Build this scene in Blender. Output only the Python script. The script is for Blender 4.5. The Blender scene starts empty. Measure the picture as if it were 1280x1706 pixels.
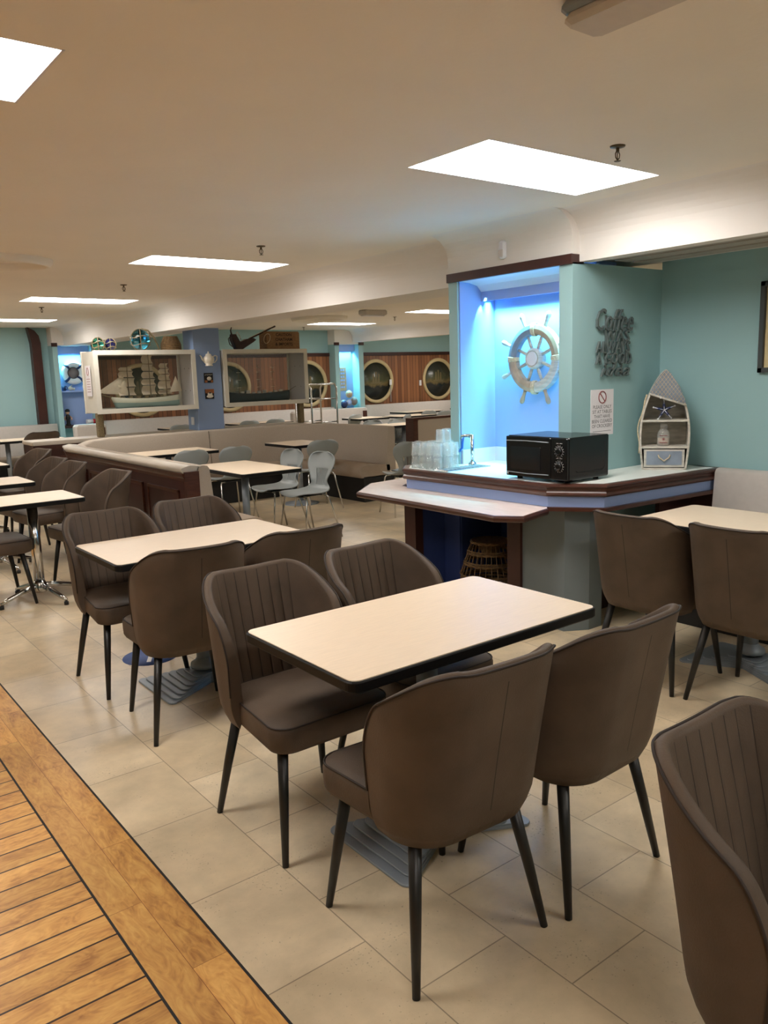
import bpy, math, random
from mathutils import Vector, Matrix
random.seed(7)
SC = bpy.context.scene
COL = SC.collection
PI = math.pi

# ------------------------------------------------------------------ camera
EYE = 1.55
FPX, YAW, PITCH, ROLL = 1345.4, math.radians(37.5), math.radians(9.727), math.radians(-1.8)
def cam_axes():
    cy, sy, cp, sp = math.cos(YAW), math.sin(YAW), math.cos(PITCH), math.sin(PITCH)
    f = Vector((sy * cp, cy * cp, -sp)); r = Vector((cy, -sy, 0)); u = r.cross(f)
    c, s = math.cos(ROLL), math.sin(ROLL)
    return c * r + s * u, -s * r + c * u, f
_r, _u, _f = cam_axes()
cd = bpy.data.cameras.new('camera'); cam = bpy.data.objects.new('camera', cd); COL.objects.link(cam)
cd.sensor_fit = 'VERTICAL'; cd.sensor_height = 24.0; cd.lens = FPX / 1706 * 24.0
cd.clip_start = 0.05; cd.clip_end = 100
m4 = Matrix(((_r.x, _u.x, -_f.x, 0), (_r.y, _u.y, -_f.y, 0), (_r.z, _u.z, -_f.z, EYE), (0, 0, 0, 1)))
cam.matrix_world = m4
SC.camera = cam

# ------------------------------------------------------------------ world, exposure
w = bpy.data.worlds.new('world'); SC.world = w; w.use_nodes = True
w.node_tree.nodes['Background'].inputs[0].default_value = (1.0, 0.93, 0.84, 1)
w.node_tree.nodes['Background'].inputs[1].default_value = 0.05
SC.view_settings.view_transform = 'Standard'; SC.view_settings.look = 'None'
SC.view_settings.gamma = 1; SC.view_settings.use_curve_mapping = False
SC.view_settings.exposure = 0.5
SC.cycles.max_bounces = 10; SC.cycles.diffuse_bounces = 6; SC.cycles.transparent_max_bounces = 16
SC.cycles.sample_clamp_indirect = 6.0
PANEL_STRENGTH = 13.0
NICHE_POWER = 13.0

def area_light(name, loc, sx, sy, power, color, rot=(0, 0, 0)):
    l = bpy.data.lights.new(name, 'AREA'); l.shape = 'RECTANGLE'; l.size = sx; l.size_y = sy
    l.energy = power; l.color = color; l.spread = math.radians(85)
    o = bpy.data.objects.new(name, l); COL.objects.link(o); o.location = loc; o.rotation_euler = rot
    return o
# LED strips hidden behind the valances of the blue niches
area_light('niche_led_light', (4.185, 3.74, 2.03), 0.05, 0.86, NICHE_POWER, (0.24, 0.86, 1.0), (0, 0, 0))
area_light('niche_led_light', (4.27, 13.96, 2.03), 0.5, 0.05, NICHE_POWER * .7, (0.24, 0.86, 1.0), (math.radians(-12), 0, 0))
area_light('niche_led_light', (9.78, 13.96, 2.03), 0.42, 0.05, NICHE_POWER * .7, (0.24, 0.86, 1.0), (math.radians(-12), 0, 0))
sl = bpy.data.lights.new('niche_spot_light', 'SPOT'); sl.energy = 11; sl.color = (0.3, 0.85, 1.0)
sl.spot_size = math.radians(46); sl.spot_blend = .25; sl.shadow_soft_size = .01
so = bpy.data.objects.new('niche_spot_light', sl); COL.objects.link(so); so.location = (4.12, 4.13, 2.05)
so.rotation_euler = (math.radians(14), 0, 0)

# ------------------------------------------------------------------ materials
def srgb(r, g, b):
    f = lambda c: (c / 255 / 12.92) if c / 255 <= .04045 else ((c / 255 + .055) / 1.055) ** 2.4
    return (f(r), f(g), f(b), 1)
def mat(name, col, rough=.6, metal=0.0, vary=0.0, scale=8.0, bump=0.0, bscale=60.0, emit=None, spec=.5, coat=0, stretch=None):
    m = bpy.data.materials.new(name); m.use_nodes = True; nt = m.node_tree; N = nt.nodes; L = nt.links
    b = N['Principled BSDF']; b.inputs['Base Color'].default_value = col; b.inputs['Roughness'].default_value = rough
    b.inputs['Metallic'].default_value = metal; b.inputs['Specular IOR Level'].default_value = spec
    b.inputs['Coat Weight'].default_value = coat
    tc = N.new('ShaderNodeTexCoord'); src = tc.outputs['Object']
    if stretch:
        mp = N.new('ShaderNodeMapping'); mp.inputs['Scale'].default_value = stretch
        L.new(src, mp.inputs[0]); src = mp.outputs[0]
    if vary:
        n = N.new('ShaderNodeTexNoise'); n.inputs['Scale'].default_value = scale; n.inputs['Detail'].default_value = 5
        L.new(src, n.inputs['Vector'])
        r = N.new('ShaderNodeMapRange'); r.inputs[1].default_value = .3; r.inputs[2].default_value = .7
        r.inputs[3].default_value = 1 - vary; r.inputs[4].default_value = 1 + vary
        L.new(n.outputs['Fac'], r.inputs[0])
        mx = N.new('ShaderNodeVectorMath'); mx.operation = 'SCALE'; mx.inputs[0].default_value = col[:3]
        L.new(r.outputs[0], mx.inputs['Scale']); L.new(mx.outputs[0], b.inputs['Base Color'])
    if bump:
        n2 = N.new('ShaderNodeTexNoise'); n2.inputs['Scale'].default_value = bscale; n2.inputs['Detail'].default_value = 4
        L.new(src, n2.inputs['Vector'])
        bp = N.new('ShaderNodeBump'); bp.inputs['Strength'].default_value = bump; bp.inputs['Distance'].default_value = .01
        L.new(n2.outputs['Fac'], bp.inputs['Height']); L.new(bp.outputs[0], b.inputs['Normal'])
    if emit:
        b.inputs['Emission Color'].default_value = emit[0]; b.inputs['Emission Strength'].default_value = emit[1]
    return m
M = {}
M['leather'] = mat('brown_faux_leather', srgb(84, 70, 58), .62, vary=.22, scale=6, bump=.12, bscale=220, spec=.35)
M['leather_dark'] = mat('dark_stitching', srgb(42, 31, 25), .7)
M['black_metal'] = mat('matt_black_metal', srgb(22, 21, 20), .42, bump=.02)
M['black_edge'] = mat('black_plastic_edging', srgb(12, 12, 13), .5, spec=.25)
M['laminate'] = mat('pale_beech_laminate', srgb(233, 214, 190), .36, vary=.045, scale=5, stretch=(3, 40, 3), spec=.4)
M['steel_grey'] = mat('grey_painted_steel', srgb(146, 154, 162), .4, metal=.25, bump=.03, bscale=150)
M['chrome'] = mat('polished_chrome', srgb(205, 205, 205), .14, metal=1.0, vary=.05)
M['teal'] = mat('teal_painted_wall', srgb(150, 186, 190), .62, vary=.015, scale=3, bump=.03, bscale=90)
M['blue'] = mat('periwinkle_painted_wall', srgb(150, 172, 222), .6, vary=.015, scale=3)
M['greyblue'] = mat('slate_blue_painted_column', srgb(136, 158, 196), .6, vary=.02, scale=3)
M['navy'] = mat('deep_blue_panel', srgb(52, 70, 128), .6, vary=.05)
M['white'] = mat('white_painted_plaster', srgb(226, 221, 216), .7, vary=.015, scale=2, bump=.05, bscale=40)
M['ceiling'] = mat('cream_painted_ceiling', srgb(232, 225, 214), .75, vary=.02, scale=2, bump=.12, bscale=30)
M['mahogany'] = mat('dark_mahogany', srgb(72, 40, 30), .32, vary=.28, scale=6, stretch=(2, 2, 14), spec=.5)
M['darkwood'] = mat('dark_mahogany_panel', srgb(60, 32, 27), .42, vary=.2, scale=5, spec=.4)
M['boothfab'] = mat('beige_woven_upholstery', srgb(172, 160, 146), .85, vary=.06, scale=120, bump=.25, bscale=400)
M['seatfab'] = mat('taupe_vinyl_seat', srgb(160, 143, 126), .6, vary=.05, scale=14)
M['palefab'] = mat('pale_grey_upholstery', srgb(200, 193, 187), .8, vary=.03, scale=30)
M['cap'] = mat('beige_ledge_laminate', srgb(182, 172, 158), .5, vary=.06, scale=9)
M['kick'] = mat('black_kick_board', srgb(16, 15, 16), .6)
M['worktop'] = mat('white_counter_laminate', srgb(226, 232, 228), .35, vary=.02)
M['greypanel'] = mat('grey_green_painted_panel', srgb(112, 122, 126), .6, vary=.03)
M['shelfwood'] = mat('pale_washed_wood_top', srgb(222, 206, 200), .4, vary=.09, scale=4, stretch=(9, 2, 2))
M['greyshell'] = mat('grey_moulded_plastic', srgb(140, 146, 146), .38, vary=.03)
M['caseframe'] = mat('off_white_painted_wood', srgb(212, 208, 196), .55, vary=.03)
M['casewall'] = mat('speckled_grey_board', srgb(190, 184, 182), .8, vary=.06, scale=90)
M['paper'] = mat('white_paper', srgb(232, 228, 232), .8)
M['ink'] = mat('dark_grey_ink', srgb(70, 66, 76), .8)
M['redink'] = mat('dark_red_ink', srgb(128, 48, 52), .8)
M['sign'] = mat('dark_grey_wood_lettering', srgb(92, 104, 104), .6, vary=.12, scale=20)
M['driftwood'] = mat('whitewashed_driftwood', srgb(192, 188, 178), .75, vary=.2, scale=14, stretch=(1, 1, 5))
M['driftbrown'] = mat('weathered_brown_wood', srgb(176, 152, 128), .75, vary=.2, scale=14)
M['driftblue'] = mat('weathered_blue_grey_wood', srgb(128, 140, 156), .75, vary=.15, scale=14)
M['rope'] = mat('natural_rope', srgb(204, 188, 158), .9, vary=.2, scale=80)
M['oldrope'] = mat('old_brown_rope', srgb(118, 104, 76), .9, vary=.3, scale=60)
M['wicker'] = mat('brown_wicker', srgb(118, 92, 60), .85, vary=.3, scale=50)
M['mwblack'] = mat('gloss_black_enamel', srgb(14, 14, 16), .22)
M['mwglass'] = mat('smoked_oven_glass', srgb(26, 27, 30), .08)
M['mwmark'] = mat('pale_grey_print', srgb(170, 170, 170), .6)
M['brass'] = mat('tarnished_brass', srgb(92, 78, 58), .4, metal=.8)
M['plastic_w'] = mat('white_plastic', srgb(220, 219, 222), .45)
M['sail'] = mat('aged_sail_cloth', srgb(224, 212, 188), .85, vary=.1, scale=12)
M['hullwhite'] = mat('cream_hull_paint', srgb(208, 208, 186), .55, vary=.06)
M['hullteal'] = mat('pale_teal_hull_paint', srgb(140, 164, 158), .55, vary=.06)
M['hulldark'] = mat('dark_ship_hull', srgb(48, 50, 54), .55, vary=.2)
M['ringcream'] = mat('cream_porthole_ring', srgb(190, 170, 128), .55, vary=.08)
M['porcelain'] = mat('cream_porcelain', srgb(224, 216, 200), .35)
M['black'] = mat('matt_black', srgb(18, 16, 18), .7)
M['orangebrown'] = mat('orange_brown_print', srgb(150, 92, 52), .7, vary=.1)
M['coffee'] = mat('dark_coffee', srgb(34, 20, 14), .3)
M['cratewood'] = mat('old_crate_wood', srgb(140, 104, 70), .75, vary=.22, scale=10, stretch=(2, 2, 10))
M['crateink'] = mat('burnt_black_lettering', srgb(44, 28, 20), .8)
M['navyblue'] = mat('navy_paint', srgb(30, 44, 88), .5)
M['leafblue'] = mat('blue_plastic_lever', srgb(20, 92, 190), .35)
M['discblue'] = mat('blue_floor_sticker', srgb(62, 92, 156), .55, vary=.04)
M['stickwhite'] = mat('white_sticker_print', srgb(222, 222, 222), .6)
M['redtin'] = mat('red_tin', srgb(180, 40, 48), .4)
M['skin'] = mat('painted_skin_tone', srgb(200, 150, 120), .6)
M['buoygrey'] = mat('grey_brown_float', srgb(120, 112, 112), .7, vary=.15)
M['pipewood'] = mat('very_dark_carved_wood', srgb(58, 36, 32), .5, vary=.2)
M['framegrey'] = mat('dark_grey_picture_frame', srgb(58, 64, 66), .5)
M['oldpaper'] = mat('yellowed_printed_paper', srgb(206, 190, 146), .8, vary=.12, scale=30)
M['amber'] = mat('pale_jar_contents', srgb(198, 178, 160), .6, vary=.2, scale=60)
M['track'] = mat('grey_blind_track', srgb(170, 164, 154), .55)
M['emit'] = mat('lit_ceiling_diffuser', srgb(255, 255, 255), .5, emit=((1.0, .955, .90, 1), PANEL_STRENGTH))
M['ledemit'] = mat('lit_led_strip', srgb(255, 255, 255), .5, emit=((.3, .8, 1.0, 1), 4))

def glass(name, col, rough=.0, ior=1.45, thin=False, edge=.35, haze=0):
    m = bpy.data.materials.new(name); m.use_nodes = True; nt = m.node_tree; N = nt.nodes; L = nt.links
    b = N['Principled BSDF']
    if thin:
        tr = N.new('ShaderNodeBsdfTransparent'); gl = N.new('ShaderNodeBsdfGlossy'); gl.inputs['Roughness'].default_value = .03
        tr.inputs[0].default_value = col
        mx = N.new('ShaderNodeMixShader'); lw = N.new('ShaderNodeLayerWeight'); lw.inputs[0].default_value = .5
        pw = N.new('ShaderNodeMath'); pw.operation = 'POWER'; pw.inputs[1].default_value = 3.0; L.new(lw.outputs['Facing'], pw.inputs[0])
        fr = N.new('ShaderNodeMath'); fr.operation = 'MULTIPLY_ADD'; fr.inputs[1].default_value = edge; fr.inputs[2].default_value = .04; L.new(pw.outputs[0], fr.inputs[0])
        L.new(fr.outputs[0], mx.inputs[0]); L.new(tr.outputs[0], mx.inputs[1]); L.new(gl.outputs[0], mx.inputs[2])
        out = mx.outputs[0]
        if haze:
            df = N.new('ShaderNodeBsdfDiffuse'); df.inputs[0].default_value = (.95, .97, .97, 1)
            m2 = N.new('ShaderNodeMixShader'); m2.inputs[0].default_value = haze; L.new(out, m2.inputs[1]); L.new(df.outputs[0], m2.inputs[2]); out = m2.outputs[0]
        L.new(out, N['Material Output'].inputs[0])
    else:
        b.inputs['Base Color'].default_value = col; b.inputs['Roughness'].default_value = rough
        b.inputs['Transmission Weight'].default_value = 1; b.inputs['IOR'].default_value = ior
    return m
M['pane'] = glass('clear_case_glass', (.93, .93, .93, 1), thin=True)
M['tumbler'] = glass('clear_tumbler_glass', (.975, .985, .985, 1), thin=True, edge=.9, haze=.15)
M['greenglass'] = glass('sea_green_glass', srgb(90, 215, 185), .02)
M['blueglass'] = glass('turquoise_blue_glass', srgb(70, 180, 215), .02)
M['darkglass'] = mat('very_dark_blue_glass', srgb(22, 22, 58), .08)
M['jarglass'] = glass('jar_glass', (.95, .95, .95, 1), thin=True, edge=.8, haze=.2)

def tiles_mat():
    m = bpy.data.materials.new('travertine_floor_tiles'); m.use_nodes = True; nt = m.node_tree; N = nt.nodes; L = nt.links
    b = N['Principled BSDF']; tc = N.new('ShaderNodeTexCoord')
    sx = N.new('ShaderNodeSeparateXYZ'); L.new(tc.outputs['Object'], sx.inputs[0])
    ax = N.new('ShaderNodeMath'); ax.operation = 'ADD'; ax.inputs[1].default_value = -(1.413 - .467 * 10)
    ay = N.new('ShaderNodeMath'); ay.operation = 'ADD'; ay.inputs[1].default_value = -(.84 - .3115 * 20)
    L.new(sx.outputs['Y'], ax.inputs[0]); L.new(sx.outputs['X'], ay.inputs[0])
    cx = N.new('ShaderNodeCombineXYZ'); L.new(ax.outputs[0], cx.inputs[0]); L.new(ay.outputs[0], cx.inputs[1])
    br = N.new('ShaderNodeTexBrick'); br.offset = .5; br.offset_frequency = 2
    br.inputs['Scale'].default_value = 1; br.inputs['Brick Width'].default_value = .467; br.inputs['Row Height'].default_value = .3115
    br.inputs['Mortar Size'].default_value = .0022; br.inputs['Mortar Smooth'].default_value = .3
    br.inputs['Color1'].default_value = srgb(216, 198, 168); br.inputs['Color2'].default_value = srgb(200, 180, 148)
    br.inputs['Mortar'].default_value = srgb(150, 134, 112); br.inputs['Bias'].default_value = 0
    L.new(cx.outputs[0], br.inputs['Vector'])
    n = N.new('ShaderNodeTexNoise'); n.inputs['Scale'].default_value = 3.4; n.inputs['Detail'].default_value = 7; n.inputs['Roughness'].default_value = .62; n.inputs['Distortion'].default_value = .15
    L.new(tc.outputs['Object'], n.inputs['Vector'])
    n2 = N.new('ShaderNodeTexNoise'); n2.inputs['Scale'].default_value = 110; n2.inputs['Detail'].default_value = 3
    L.new(tc.outputs['Object'], n2.inputs['Vector'])
    n3 = N.new('ShaderNodeTexNoise'); n3.inputs['Scale'].default_value = 6; n3.inputs['Detail'].default_value = 2
    L.new(tc.outputs['Object'], n3.inputs['Vector'])
    r1 = N.new('ShaderNodeMapRange'); r1.inputs[1].default_value = .3; r1.inputs[2].default_value = .7; r1.inputs[3].default_value = .74; r1.inputs[4].default_value = 1.18
    L.new(n.outputs['Fac'], r1.inputs[0])
    # sparse dark pits, thicker in some patches
    ad = N.new('ShaderNodeMath'); ad.operation = 'MULTIPLY_ADD'; ad.inputs[1].default_value = .35
    L.new(n3.outputs['Fac'], ad.inputs[0]); L.new(n2.outputs['Fac'], ad.inputs[2])
    r2 = N.new('ShaderNodeMapRange'); r2.inputs[1].default_value = .84; r2.inputs[2].default_value = .92; r2.inputs[3].default_value = 1; r2.inputs[4].default_value = .6
    L.new(ad.outputs[0], r2.inputs[0])
    mu = N.new('ShaderNodeMath'); mu.operation = 'MULTIPLY'; L.new(r1.outputs[0], mu.inputs[0]); L.new(r2.outputs[0], mu.inputs[1])
    sc = N.new('ShaderNodeVectorMath'); sc.operation = 'SCALE'; L.new(br.outputs['Color'], sc.inputs[0]); L.new(mu.outputs[0], sc.inputs['Scale'])
    L.new(sc.outputs[0], b.inputs['Base Color'])
    r3 = N.new('ShaderNodeMapRange'); r3.inputs[3].default_value = .22; r3.inputs[4].default_value = .42; L.new(n.outputs['Fac'], r3.inputs[0])
    L.new(r3.outputs[0], b.inputs['Roughness'])
    bp = N.new('ShaderNodeBump'); bp.inputs['Strength'].default_value = .25; bp.inputs['Distance'].default_value = .004
    iv = N.new('ShaderNodeMath'); iv.operation = 'SUBTRACT'; iv.inputs[0].default_value = 1; L.new(br.outputs['Fac'], iv.inputs[1])
    L.new(iv.outputs[0], bp.inputs['Height']); L.new(bp.outputs[0], b.inputs['Normal'])
    return m
M['tiles'] = tiles_mat()

def plank_mat(name, width, length, along_x, off, seam, seamcol):
    """golden varnished boards; the brick rows are the boards"""
    m = bpy.data.materials.new(name); m.use_nodes = True; nt = m.node_tree; N = nt.nodes; L = nt.links
    b = N['Principled BSDF']; tc = N.new('ShaderNodeTexCoord')
    sx = N.new('ShaderNodeSeparateXYZ'); L.new(tc.outputs['Object'], sx.inputs[0])
    a, c = ('X', 'Y') if along_x else ('Y', 'X')
    o1 = N.new('ShaderNodeMath'); o1.inputs[1].default_value = 40 * length + .3; L.new(sx.outputs[a], o1.inputs[0])
    o2 = N.new('ShaderNodeMath'); o2.inputs[1].default_value = -off + 100 * width; L.new(sx.outputs[c], o2.inputs[0])
    cx = N.new('ShaderNodeCombineXYZ'); L.new(o1.outputs[0], cx.inputs[0]); L.new(o2.outputs[0], cx.inputs[1])
    br = N.new('ShaderNodeTexBrick'); br.offset = .5 if not along_x else .37; br.inputs['Scale'].default_value = 1
    br.inputs['Brick Width'].default_value = length; br.inputs['Row Height'].default_value = width
    br.inputs['Mortar Size'].default_value = seam; br.inputs['Mortar Smooth'].default_value = 0
    br.inputs['Color1'].default_value = (0, 0, 0, 1); br.inputs['Color2'].default_value = (1, 1, 1, 1); br.inputs['Mortar'].default_value = (.5, .5, .5, 1)
    L.new(cx.outputs[0], br.inputs['Vector'])
    # swirling grain, shifted from board to board
    sh = N.new('ShaderNodeVectorMath'); sh.operation = 'SCALE'; sh.inputs['Scale'].default_value = 7.3; L.new(br.outputs['Color'], sh.inputs[0])
    av = N.new('ShaderNodeVectorMath'); L.new(cx.outputs[0], av.inputs[0]); L.new(sh.outputs[0], av.inputs[1])
    mp = N.new('ShaderNodeMapping'); mp.inputs['Scale'].default_value = (3.2, 9, 1); L.new(av.outputs[0], mp.inputs[0])
    n = N.new('ShaderNodeTexNoise'); n.inputs['Scale'].default_value = 1.1; n.inputs['Detail'].default_value = 3; n.inputs['Distortion'].default_value = 2.2
    L.new(mp.outputs[0], n.inputs['Vector'])
    wv = N.new('ShaderNodeTexNoise'); wv.inputs['Scale'].default_value = 3.0; wv.inputs['Detail'].default_value = 6; wv.inputs['Distortion'].default_value = 3.5
    L.new(mp.outputs[0], wv.inputs['Vector'])
    cr = N.new('ShaderNodeValToRGB'); e = cr.color_ramp.elements
    e[0].position = .28; e[0].color = srgb(150, 98, 54); e[1].position = .72; e[1].color = srgb(228, 182, 108)
    e2 = cr.color_ramp.elements.new(.5); e2.color = srgb(204, 152, 86)
    mxn = N.new('ShaderNodeMath'); mxn.operation = 'MULTIPLY_ADD'; mxn.inputs[1].default_value = .45; L.new(wv.outputs['Fac'], mxn.inputs[0])
    hf = N.new('ShaderNodeMath'); hf.operation = 'MULTIPLY'; hf.inputs[1].default_value = .55; L.new(n.outputs['Fac'], hf.inputs[0])
    L.new(hf.outputs[0], mxn.inputs[2]); L.new(mxn.outputs[0], cr.inputs[0])
    tone = N.new('ShaderNodeMapRange'); tone.inputs[3].default_value = .84; tone.inputs[4].default_value = 1.1
    L.new(br.outputs['Color'], tone.inputs[0])
    sc = N.new('ShaderNodeVectorMath'); sc.operation = 'SCALE'; L.new(cr.outputs[0], sc.inputs[0]); L.new(tone.outputs[0], sc.inputs['Scale'])
    mm = N.new('ShaderNodeMix'); mm.data_type = 'RGBA'; L.new(br.outputs['Fac'], mm.inputs['Factor']); L.new(sc.outputs[0], mm.inputs['A'])
    mm.inputs['B'].default_value = seamcol
    L.new(mm.outputs['Result'], b.inputs['Base Color'])
    b.inputs['Roughness'].default_value = .34
    return m
M['planks'] = plank_mat('varnished_cross_planks', .1065, 1.9, True, 2.022, .0035, srgb(38, 18, 12))
M['border'] = plank_mat('varnished_border_boards', .105, .72, False, .63, .0008, srgb(120, 68, 34))

def panelling_mat():
    m = bpy.data.materials.new('tongue_and_groove_panelling'); m.use_nodes = True; nt = m.node_tree; N = nt.nodes; L = nt.links
    b = N['Principled BSDF']; tc = N.new('ShaderNodeTexCoord')
    sx = N.new('ShaderNodeSeparateXYZ'); L.new(tc.outputs['Object'], sx.inputs[0])
    d = N.new('ShaderNodeMath'); d.operation = 'DIVIDE'; d.inputs[1].default_value = .085; L.new(sx.outputs['X'], d.inputs[0])
    fr = N.new('ShaderNodeMath'); fr.operation = 'FRACT'; L.new(d.outputs[0], fr.inputs[0])
    fl = N.new('ShaderNodeMath'); fl.operation = 'FLOOR'; L.new(d.outputs[0], fl.inputs[0])
    wn = N.new('ShaderNodeTexWhiteNoise'); wn.noise_dimensions = '1D'; L.new(fl.outputs[0], wn.inputs['W'])
    cr = N.new('ShaderNodeValToRGB'); cr.color_ramp.elements[0].color = srgb(112, 70, 44); cr.color_ramp.elements[1].color = srgb(162, 108, 70)
    L.new(wn.outputs['Value'], cr.inputs[0])
    lt = N.new('ShaderNodeMath'); lt.operation = 'LESS_THAN'; lt.inputs[1].default_value = .1; L.new(fr.outputs[0], lt.inputs[0])
    mm = N.new('ShaderNodeMix'); mm.data_type = 'RGBA'; L.new(lt.outputs[0], mm.inputs['Factor']); L.new(cr.outputs[0], mm.inputs['A'])
    mm.inputs['B'].default_value = srgb(48, 26, 20)
    L.new(mm.outputs['Result'], b.inputs['Base Color']); b.inputs['Roughness'].default_value = .45
    return m
M['panelling'] = panelling_mat()

def seascape_mat():
    m = bpy.data.materials.new('dark_seascape_painting'); m.use_nodes = True; nt = m.node_tree; N = nt.nodes; L = nt.links
    b = N['Principled BSDF']; tc = N.new('ShaderNodeTexCoord')
    sx = N.new('ShaderNodeSeparateXYZ'); L.new(tc.outputs['Object'], sx.inputs[0])
    n = N.new('ShaderNodeTexNoise'); n.inputs['Scale'].default_value = 7; n.inputs['Detail'].default_value = 5; L.new(tc.outputs['Object'], n.inputs['Vector'])
    ad = N.new('ShaderNodeMath'); ad.operation = 'MULTIPLY_ADD'; ad.inputs[1].default_value = .22
    L.new(n.outputs['Fac'], ad.inputs[0]); L.new(sx.outputs['Z'], ad.inputs[2])
    mr = N.new('ShaderNodeMapRange'); mr.inputs[1].default_value = -.35; mr.inputs[2].default_value = .6; L.new(ad.outputs[0], mr.inputs[0])
    cr = N.new('ShaderNodeValToRGB'); e = cr.color_ramp.elements
    e[0].position = 0; e[0].color = srgb(22, 28, 30); e[1].position = 1; e[1].color = srgb(34, 34, 30)
    for p, c in ((.36, (26, 32, 34)), (.42, (110, 96, 62)), (.52, (74, 76, 54)), (.72, (44, 48, 42))):
        q = cr.color_ramp.elements.new(p); q.color = srgb(*c)
    L.new(mr.outputs[0], cr.inputs[0]); L.new(cr.outputs[0], b.inputs['Base Color']); b.inputs['Roughness'].default_value = .25
    return m
M['seascape'] = seascape_mat()

# ------------------------------------------------------------------ mesh builder
class MB:
    def __init__(s): s.v = []; s.f = []; s.mi = []; s.sm = []
    def add(s, vs, fs, mi=0, smooth=False):
        k = len(s.v); s.v += [tuple(p) for p in vs]
        for f in fs: s.f.append(tuple(i + k for i in f)); s.mi.append(mi); s.sm.append(smooth)
        return s
    def box(s, a, b, mi=0, bev=0.0):
        x0, y0, z0 = [min(a[i], b[i]) for i in range(3)]; x1, y1, z1 = [max(a[i], b[i]) for i in range(3)]
        if bev <= 0:
            s.add([(x0, y0, z0), (x1, y0, z0), (x1, y1, z0), (x0, y1, z0), (x0, y0, z1), (x1, y0, z1), (x1, y1, z1), (x0, y1, z1)],
                  [(0, 3, 2, 1), (4, 5, 6, 7), (0, 1, 5, 4), (1, 2, 6, 5), (2, 3, 7, 6), (3, 0, 4, 7)], mi)
        else:
            e = min(bev, (x1 - x0) / 2.01, (y1 - y0) / 2.01, (z1 - z0) / 2.01)
            s.prism([(x0 + e, y0), (x1 - e, y0), (x1, y0 + e), (x1, y1 - e), (x1 - e, y1), (x0 + e, y1), (x0, y1 - e), (x0, y0 + e)], z0, z1, mi, inset=e)
        return s
    def prism(s, poly, z0, z1, mi=0, inset=0.0, smooth=False):
        n = len(poly); cx = sum(p[0] for p in poly) / n; cy = sum(p[1] for p in poly) / n
        def ring(z, ins):
            out = []
            for (x, y) in poly:
                dx, dy = x - cx, y - cy; d = math.hypot(dx, dy) or 1
                out.append((x - dx / d * ins, y - dy / d * ins, z))
            return out
        rings = [ring(z0, 0), ring(z1, 0)] if inset <= 0 else [ring(z0, inset), ring(z0 + inset, 0), ring(z1 - inset, 0), ring(z1, inset)]
        vs = [p for r in rings for p in r]; fs = []
        for k in range(len(rings) - 1):
            for i in range(n):
                j = (i + 1) % n; fs.append((k * n + i, k * n + j, (k + 1) * n + j, (k + 1) * n + i))
        fs.append(tuple(range(n - 1, -1, -1))); fs.append(tuple((len(rings) - 1) * n + i for i in range(n)))
        return s.add(vs, fs, mi, smooth)
    def tube(s, pts, r, mi=0, seg=8, closed=False, caps=True):
        pts = [Vector(p) for p in pts]; n = len(pts); rs = r if isinstance(r, (list, tuple)) else [r] * n
        vs = []; fs = []; prev = None
        for i, p in enumerate(pts):
            if closed: t = (pts[(i + 1) % n] - pts[i - 1])
            else: t = pts[min(i + 1, n - 1)] - pts[max(i - 1, 0)]
            if t.length < 1e-9: t = Vector((0, 0, 1))
            t.normalize()
            if prev is None:
                a = Vector((0, 0, 1)) if abs(t.z) < .9 else Vector((1, 0, 0))
                nrm = t.cross(a).normalized()
            else:
                nrm = (prev - t * prev.dot(t))
                nrm = nrm.normalized() if nrm.length > 1e-6 else t.cross(Vector((0, 0, 1))).normalized()
            prev = nrm; bn = t.cross(nrm)
            for k in range(seg):
                a = 2 * PI * k / seg; vs.append(p + rs[i] * (math.cos(a) * nrm + math.sin(a) * bn))
        m = n if closed else n - 1
        for i in range(m):
            for k in range(seg):
                a, b = i * seg + k, i * seg + (k + 1) % seg; c, d = ((i + 1) % n) * seg + (k + 1) % seg, ((i + 1) % n) * seg + k
                fs.append((a, b, c, d))
        s.add(vs, fs, mi, True)
        if caps and not closed:
            s.add([vs[k] for k in range(seg)], [tuple(range(seg - 1, -1, -1))], mi)
            s.add([vs[(n - 1) * seg + k] for k in range(seg)], [tuple(range(seg))], mi)
        return s
    def lathe(s, prof, c=(0, 0, 0), mi=0, seg=24, axis='Z', smooth=True, caps=True):
        vs = []; fs = []
        for (r, h) in prof:
            for k in range(seg):
                a = 2 * PI * k / seg; x, y = r * math.cos(a), r * math.sin(a)
                if axis == 'Z': p = (c[0] + x, c[1] + y, c[2] + h)
                elif axis == 'Y': p = (c[0] + x, c[1] + h, c[2] + y)
                else: p = (c[0] + h, c[1] + x, c[2] + y)
                vs.append(p)
        for i in range(len(prof) - 1):
            for k in range(seg):
                j = (k + 1) % seg; fs.append((i * seg + k, i * seg + j, (i + 1) * seg + j, (i + 1) * seg + k))
        s.add(vs, fs, mi, smooth)
        if not caps: return s
        if prof[0][0] > 1e-5: s.add(vs[:seg], [tuple(range(seg))], mi)
        if prof[-1][0] > 1e-5: s.add(vs[-seg:], [tuple(range(seg))], mi)
        return s
    def ball(s, c, r, mi=0, seg=16, sq=(1, 1, 1)):
        n = seg // 2; prof = [(max(1e-6, r * math.sin(PI * i / n)), -r * math.cos(PI * i / n)) for i in range(n + 1)]
        t = MB(); t.lathe(prof, (0, 0, 0), mi, seg)
        s.add([(c[0] + x * sq[0], c[1] + y * sq[1], c[2] + z * sq[2]) for x, y, z in t.v], t.f, mi, True); return s
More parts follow.
